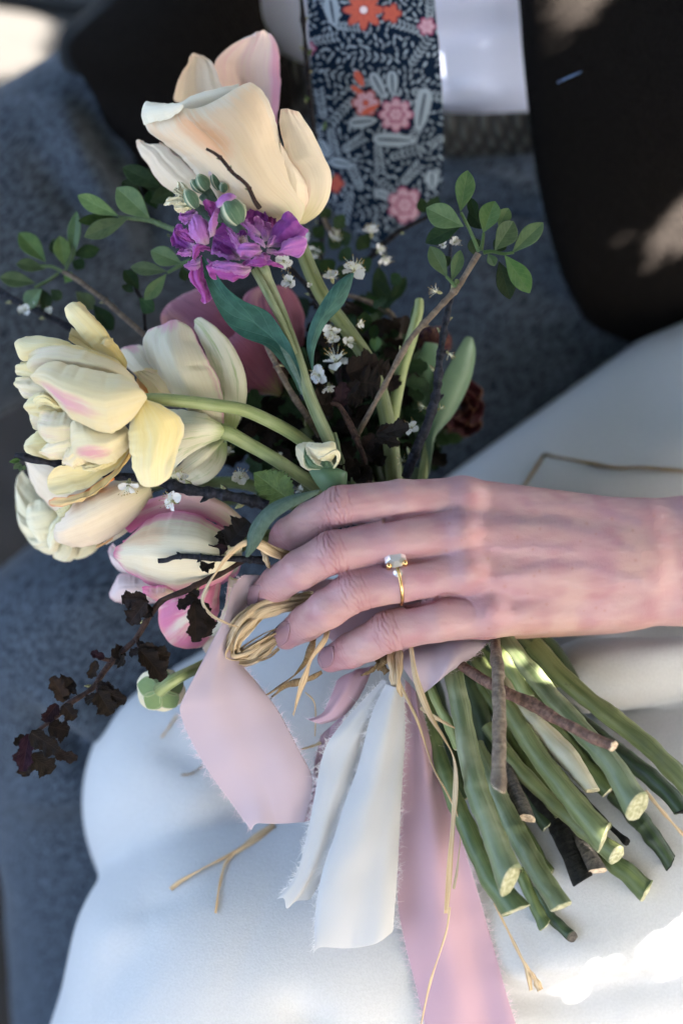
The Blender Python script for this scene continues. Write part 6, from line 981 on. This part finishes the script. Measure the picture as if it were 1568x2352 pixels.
t_, A_ = ribbon('crumpled pink ribbon binding seen between the fingers', fV, [(690, 1330, 2), (700, 1380, 4), (740, 1450, 4), (800, 1500, 2)], [(1080, 1330, 6), (1060, 1400, 10), (1020, 1470, 10), (960, 1540, 4)], -.006, M_RIBD, M_FRP, bulge=.010, seed=8, n=40, m=40, under=True, wave=.0015)
ribbon('thin sheer pink strip under the two white tails', fV, [(735, 1690, -4), (722, 1760, 0), (716, 1830, 2), (694, 1890, 2)], [(790, 1640, -2), (780, 1740, 2), (760, 1820, 3), (735, 1880, 3)], .006, M_RIBD, M_FRP, seed=9, n=30, m=10)
fringe(t_, pts(fI, [(1335, 560, 0), (1320, 760, 0), (1318, 950, 0), (1320, 1150, 0), (1300, 1450, 0)], .019), pts(fI, [(1300, 560, 0), (1290, 760, 0), (1290, 950, 0), (1290, 1150, 0), (1270, 1450, 0)], .019), M_FRR, 700, (.0008, .0018), 3)

# ------------------------------------------------------------------ raffia
GRA = 'raffia ties'
M_RAF = NG('raffia'); _u = M_RAF.uv(); _x = M_RAF.n('SeparateXYZ', 0, Vector=_u); _y = M_RAF.n('SeparateXYZ', 1, Vector=_u); _f = M_RAF.noise(M_RAF.n('CombineXYZ', X=M_RAF.math('MULTIPLY', _x, 3.), Y=M_RAF.math('MULTIPLY', _y, 9.), Z=M_RAF.noise(M_RAF.obj(), 40., 2.)), 1., 4.)
M_RAF.color(M_RAF.mix(M_RAF.step(_f, .3, .7), (.50, .34, .19), (.78, .63, .42))); M_RAF.p(Roughness=.55, Specular_IOR_Level=.35); M_RAF.bump(_f, .5, .0005); M_RAF.translucent(.2); M_RAF = M_RAF.m
M_RAFD = bark_mat('brown_raffia', (.34, .235, .125), (.20, .13, .065), .55, 300.)
def raffia(label, strands, at, mat=M_RAF): 
    t = thing('raffia', label, 'raffia', at, GRA)
    for i, q in enumerate(strands): strip('strand', pts(q[0], q[1], q[2]), [x * .001 for x in q[3]], mat if len(q) < 6 else q[5], t, n=60, twist=q[4], seed=i + 3, cup=.3, wv=.0006)
    return t
raffia('big raffia bow loop standing over the pink-edged tulip', [(fV, [(660, 1282, -4), (625, 1268, 4), (595, 1252, 8), (568, 1246, 10), (535, 1266, 10), (498, 1310, 8), (470, 1357, 6), (466, 1385, 6), (486, 1412, 6), (520, 1430, 6), (548, 1440, 4)], .032, [4.2, 3.2, 3.6, 3.0, 2.6], .35), (fV, [(664, 1272, -4), (632, 1258, 3), (600, 1244, 7), (568, 1243, 9), (538, 1256, 9)], .031, [2.5, 2, 1.4], .2), (fV, [(606, 1262, -4), (612, 1285, -2), (622, 1305, -4)], .030, [2.6, 2.2], .1)], fV(500, 1400, .035))
bow = []
for k in range(13):
    r = random.Random(k + 40); o = (k - 6) * .75; j = lambda a=14: r.uniform(-a, a)
    bow.append((fE, [(600 + j(), 930 + 9 * o + j(), -8), (500 + j(), 945 + 8 * o + j(), 0), (390 + j(), 966 + 9 * o + j(), 6), (280 + j(), 1005 + 11 * o + j(), 10 - abs(o)), (178 + 6 * o + j(), 1085 + 7 * o + j(), 10 + j(2)), (116 + 9 * o + j(8), 1190 + j(20), 6 + j(3)), (112 + 11 * o + j(8), 1275 - 4 * o + j(10), 3 + j(3)), (205 + j(20), 1270 - 11 * o + j(), 3 + j(3)), (310 + j(20), 1205 - 16 * o + j(), 2), (420 + j(30), 1130 - 12 * o + j(20), -3)], .012 + .0007 * (k % 5), [1.6 + r.random(), 2.0 + r.random() * 1.6, 2.6 + r.random() * 2, 2.2 + r.random(), 1.5], r.uniform(-.5, .5)))
raffia('wrapped raffia bow under the middle and ring fingertips', bow, fE(200, 1200, .025))
raffia('brown and straw raffia tails hanging left of the little finger', [(fE, [(620, 1150, 4), (598, 1230, 8), (550, 1330, 10), (460, 1420, 8), (330, 1505, 4)], .014, [2.6, 3.2, 2.4, 5.0], .3, M_RAFD), (fE, [(700, 1120, 6), (680, 1180, 10), (600, 1290, 12), (560, 1400, 12), (530, 1490, 10), (490, 1640, 4)], .016, [2.8, 3.2, 4.2, 3.6, 1.8], .3), (fE, [(665, 1375, 2), (600, 1410, 4), (520, 1435, 4), (440, 1460, 2), (350, 1530, 0)], .012, [2.2, 2.8, 3.4, 4.2], .2, M_RAFD), (fE, [(400, 1225, -2), (330, 1280, -2), (230, 1305, -2)], .016, [1.0, .9], .1, M_RAFD), (fI, [(815, 500, 0), (855, 540, 0), (868, 600, -2), (862, 730, -4)], .014, [.7, .5], 0), (fI, [(905, 770, 0), (850, 790, 0), (790, 805, 0)], .010, [1.4, .7], 0)], fE(560, 1400, .015))
raffia('raffia knot and long strands falling over the cut stems', [(fV, [(945, 1480, 4), (956, 1560, 10), (985, 1640, 12), (1020, 1700, 14), (1042, 1760, 16), (1040, 1880, 18), (1030, 2000, 18), (1022, 2098, 18)], .026, [2.2, 2.8, 2.4, 2.2, 2.4], .6), (fJ, [(80, 330, 6), (180, 540, 8), (260, 780, 4), (340, 930, 4), (398, 1080, 4), (385, 1300, 6), (365, 1420, 6)], .022, [1.6, 1.8, 1.5], .4), (fJ, [(190, 470, 8), (270, 520, 10), (370, 575, 10)], .024, [1.8, 1.4], .1), (fL, [(885, 640, 6), (872, 740, 4), (845, 840, 2), (800, 990, 0), (760, 1180, 0)], .022, [1.0, 1.3, 1.0], .2),
   (fL, [(1090, 620, -4), (1150, 740, -2), (1210, 860, 0), (1245, 930, 0), (1262, 1020, 0)], .020, [.9, 1.2, 1.4, 4.2], .1), (fL, [(1230, 900, 0), (1275, 960, 0), (1305, 1020, 0)], .020, [1.2, 3.6], .1), (fE, [(1080, 1240, 6), (1100, 1330, 10), (1110, 1430, 12), (1090, 1520, 8)], .016, [4.5, 5.5, 4.0, 1.5], .1), (fE, [(1130, 1240, 6), (1135, 1340, 12), (1130, 1440, 14), (1150, 1540, 8)], .016, [3.5, 4.2, 3.0, 1.5], .15), (fE, [(1010, 1330, 2), (960, 1370, 4), (905, 1395, 4)], .016, [2.5, 1.2], .1, M_RAFD), (fE, [(1060, 1260, 0), (1040, 1300, 4), (1000, 1360, 4)], .014, [3.5, 2.5], .1, M_RAFD), (fE, [(1000, 1270, 0), (1020, 1330, 4), (1060, 1380, 6)], .013, [4, 3], .1, M_RAFD), (fJ, [(1370, 900, 0), (1450, 1000, 2), (1580, 1150, 2)], .010, [1.6, 1.8], .1)], fV(945, 1500, .03))
def draped(label, strands, mat=M_RAF):              # strands lying on the dress
    t = None
    for i, (f, P, w_) in enumerate(strands):
        Q = []
        for (x, y) in spl(np.array(P, float), 24): q = on(dress_bvh, f.o[0] + x * f.o[2], f.o[1] + y * f.o[2], .0012); Q.append(q if q is not None else f(x, y, .0))
        Q = np.array(Q); t = t or thing('raffia', label, 'raffia', Q[0], GRA); strip('strand', Q, [x * .001 for x in w_], mat, t, n=50, twist=.12, seed=i, cup=.2)
draped('forked straw-coloured raffia end lying on the lower part of the dress', [(fK, [(1262, 262), (1170, 325), (1080, 385), (940, 455), (830, 520), (785, 556)], [4.6, 3.2, 1.8, 1.6, 3.2]), (fK, [(1080, 385), (1035, 440), (1008, 540), (990, 665)], [1.6, 1.2, 1.6])])
draped('single bent raffia strand lying on the dress above the wrist', [(fG, [(585, 245), (650, 140), (716, 42), (730, 46), (850, 66), (1000, 95), (1150, 118), (1300, 118), (1420, 128), (1620, 146)], [1.6, 1.6, 1.5, 1.4, 1.9, 2.4, 2.0, 1.7, 1.6])], M_RAFD)
draped('wisp of raffia poking out left of the pink ribbon', [(fH, [(1085, 1370), (1040, 1440), (988, 1512)], [1.2, 1.0])])
draped('tiny curved dry sliver lying on the dress by the pink ribbon', [(fI, [(165, 930), (220, 925), (282, 880)], [.8, .8, .5])], M_RAFD)

# ------------------------------------------------------------------ unseen tree added to block sun and sky; gaps shaped for the flecks
M_TREE = leaf_mat('tree_leaf', (.07, .13, .04), (.045, .09, .03), (.10, .16, .06), .5, .0, 60., nv_=6.)
e1s = unit(np.cross(SUN, [0, 0, 1.])); e2s = np.cross(SUN, e1s); prj = lambda p: np.array([CW(p) @ e1s, CW(p) @ e2s])
bpy.context.view_layer.update(); _dg = bpy.context.evaluated_depsgraph_get()
def seen(f, x, y):                                  # the surface point a fleck of sun lies on
    a_ = C(f.o[0] + x * f.o[2], f.o[1] + y * f.o[2], .6); b_ = C(f.o[0] + x * f.o[2], f.o[1] + y * f.o[2], 0); h_ = SC.ray_cast(_dg, Vector(CW(a_)), Vector(CW(unit(b_ - a_)))); return np.array([np.array(h_[1]) @ RX, np.array(h_[1]) @ UY, np.array(h_[1]) @ NZ]) if h_[0] else b_
FLECKS = [[(fB, 952, -70), (fB, 1280, -70), (fB, 1226, 0), (fB, 1090, 130), (fB, 1000, 292), (fB, 972, 130)], [(fB, 1640, 830), (fB, 1568, 905), (fB, 1296, 1194), (fB, 1420, 1170), (fB, 1640, 1165)],
          [(fV, 1640, 2083), (fV, 1568, 2110), (fV, 1450, 2186), (fV, 1525, 2214), (fV, 1640, 2244)], [(fV, 1270, 2260), (fV, 1310, 2252), (fV, 1345, 2285), (fV, 1300, 2290)],
          [(fJ, 620, 175), (fJ, 660, 170), (fJ, 760, 260), (fJ, 700, 285)], [(fJ, 830, 300), (fJ, 880, 300), (fJ, 900, 370), (fJ, 860, 350)], 
          [(fJ, 1110, 1110), (fJ, 1170, 1100), (fJ, 1190, 1190), (fJ, 1130, 1180)]]
FLECKS = [[seen(*q) for q in fl] for fl in FLECKS]
POLY = [np.array([prj(p) for p in q]) for q in FLECKS]
def bench_pt(u, v):                                 # where the sight line meets the bench seat
    a_, b_ = CW(C(u, v, .5)), CW(C(u, v, 0)); k_ = (-.085 - a_[2]) / (b_[2] - a_[2]); q = a_ + (b_ - a_) * k_; return np.array([q @ RX, q @ UY, q @ NZ])
POLY.append(np.array([prj(bench_pt(*q)) for q in ((-250, -200), (360, -200), (300, -20), (215, 30), (130, 62), (106, 92), (128, 138), (20, 182), (-250, 250))]))
def pdist(q, poly):                                 # signed distance to a polygon, negative inside
    a, b = poly, np.roll(poly, -1, 0); d = np.full(len(q), 9.); ins = np.zeros(len(q), bool)
    for p0, p1 in zip(a, b):
        e = p1 - p0; t = np.clip(((q - p0) @ e) / (e @ e + 1e-12), 0, 1); d = np.minimum(d, np.linalg.norm(q - p0 - t[:, None] * e, axis=1)); c = ((p0[1] > q[:, 1]) != (p1[1] > q[:, 1])) & (q[:, 0] < (p1[0] - p0[0]) * (q[:, 1] - p0[1]) / (p1[1] - p0[1] + 1e-12) + p0[0]); ins ^= c
    return np.where(ins, -d, d)
rl = np.random.RandomState(12); frame_pts = np.array([prj(C(u, v, d_)) for u in (-150, 2300) for v in (-120, 3100) for d_ in (-.25, .06)]); lo2, hi2 = frame_pts.min(0) - .06, frame_pts.max(0) + .06
def rnd_leaves(n_, smin_, smax_, near):
    q = rl.uniform(lo2, hi2, (n_, 2)); d = np.min([pdist(q, p) for p in POLY], 0); sz = rl.uniform(smin_, smax_, n_); ok = (d > sz * .36 - .0035) & ((d < .05) if near else True); return q[ok], sz[ok]
QA, SA = rnd_leaves(24000, .035, .060, False); QB, SB = rnd_leaves(100000, .008, .013, True); QC, SC_ = rnd_leaves(100000, .003, .005, True)
dC = np.min([pdist(QC, p) for p in POLY], 0); kC = dC < .012; QC, SC_ = QC[kC], SC_[kC]
LV, LF, LU = [], [], []
c0 = SUN * 1.10
for Q2, Sz, dep in ((QA, SA, .14), (QB, SB, .06), (QC, SC_, .02)):
    n_ = len(Q2); dz = rl.uniform(-dep, dep, n_); ctr = c0 + Q2[:, :1] * e1s + Q2[:, 1:] * e2s + dz[:, None] * SUN; nr = unit(SUN + rl.randn(n_, 3) * .28); ax = unit(np.cross(nr, rl.randn(n_, 3))); by = np.cross(nr, ax)
    for w_ in ((-.5, 0, 0), (-.1, .30, .03), (.5, 0, -.04), (-.1, -.30, .03)): LV.append(ctr + Sz[:, None] * (w_[0] * ax + w_[1] * by + w_[2] * nr))
    b0 = sum(len(v) for v in LV[:-4]); LF += [(b0 + i, b0 + n_ + i, b0 + 2 * n_ + i, b0 + 3 * n_ + i) for i in range(n_)]; LU += [np.tile(u_, (n_, 1)) for u_ in ((0, .5), (.4, 0), (1, .5), (.4, 1))]
ctr = np.vstack([np.stack([rl.uniform(a_, b_, k_), rl.uniform(c_, d_, k_), rl.uniform(e_, f_, k_)], 1) for a_, b_, c_, d_, e_, f_, k_ in ((-1.5, 1.7, -2.5, 1.9, 1.2, 1.7, 18500), (-1.9, 1.7, 1.0, 1.7, .1, 1.2, 1300), (1.0, 1.8, -.9, 1.2, .0, 1.2, 700), (-1.2, 2.0, -2.6, -2.1, .45, 1.7, 3600))]); n_ = len(ctr); q2 = np.stack([ctr @ e1s, ctr @ e2s], 1); dd_ = np.min([pdist(q2, p) for p in POLY], 0); ctr = ctr[dd_ > .07]; n_ = len(ctr); Sz = rl.uniform(.08, .13, n_); nr = unit(np.array([0, 0, 1.]) + rl.randn(n_, 3) * .4); ax = unit(np.cross(nr, rl.randn(n_, 3))); by = np.cross(nr, ax); b0 = sum(len(v) for v in LV)  # overhead leaves, plus leaf walls and a front curtain added to block sky light
for w_ in ((-.5, 0, 0), (-.1, .30, .03), (.5, 0, -.04), (-.1, -.30, .03)): LV.append(ctr + Sz[:, None] * (w_[0] * ax + w_[1] * by + w_[2] * nr))
LF += [(b0 + i, b0 + n_ + i, b0 + 2 * n_ + i, b0 + 3 * n_ + i) for i in range(n_)]; LU += [np.tile(u_, (n_, 1)) for u_ in ((0, .5), (.4, 0), (1, .5), (.4, 1))]
tree = bpy.data.objects.new('added_shade_tree', None); COL.objects.link(tree); tree.location = (2.6, -.5, -.55); tag(tree, 'leafy tree added out of view, shaped to block sun and sky light', 'tree')
ofs = np.array(tree.location); cm = mesh_from(np.vstack(LV) - ofs, LF, np.vstack(LU), 'blocker_leaves', [M_TREE]); link('blocker_leaves', cm, tree, 'stuff')
g = Geo(); inv = np.linalg.inv(np.stack([RX, UY, NZ], 1)); wf = lambda *p: inv @ np.array(p)
tube_geo(g, [wf(2.6, -.5, -.56), wf(2.58, -.48, .4), wf(2.5, -.4, 1.3), wf(2.35, -.3, 2.2)], [.11, .09, .07, .03], n=30, seg=12, wob=.006); build('trunk', g, M_BARKG, tree)
g = Geo(); cw = c0 + SUN * .30
nl = 0
for _ in range(400):                                # limbs that keep clear of the gaps
    e_ = cw + rl.uniform(-.5, .5) * e1s + rl.uniform(-.5, .5) * e2s; s_ = np.array([2.5, -.4, 1.1]); w3 = np.array([s_ + (e_ - s_) * t_ + np.array([0, 0, .4 * t_ * (1 - t_)]) for t_ in np.linspace(.2, 1, 14)]); q2 = np.stack([w3 @ e1s, w3 @ e2s], 1)
    if nl >= 5 or np.min([pdist(q2, p) for p in POLY]) < .045: continue
    nl += 1; tube_geo(g, [wf(2.5, -.4, 1.1), wf(*((np.array([2.5, -.4, 1.1]) + e_) / 2 + [0, 0, .1])), wf(*e_)], [.04, .022, .006], n=20, seg=8)
build('limbs', g, M_BARKG, tree)
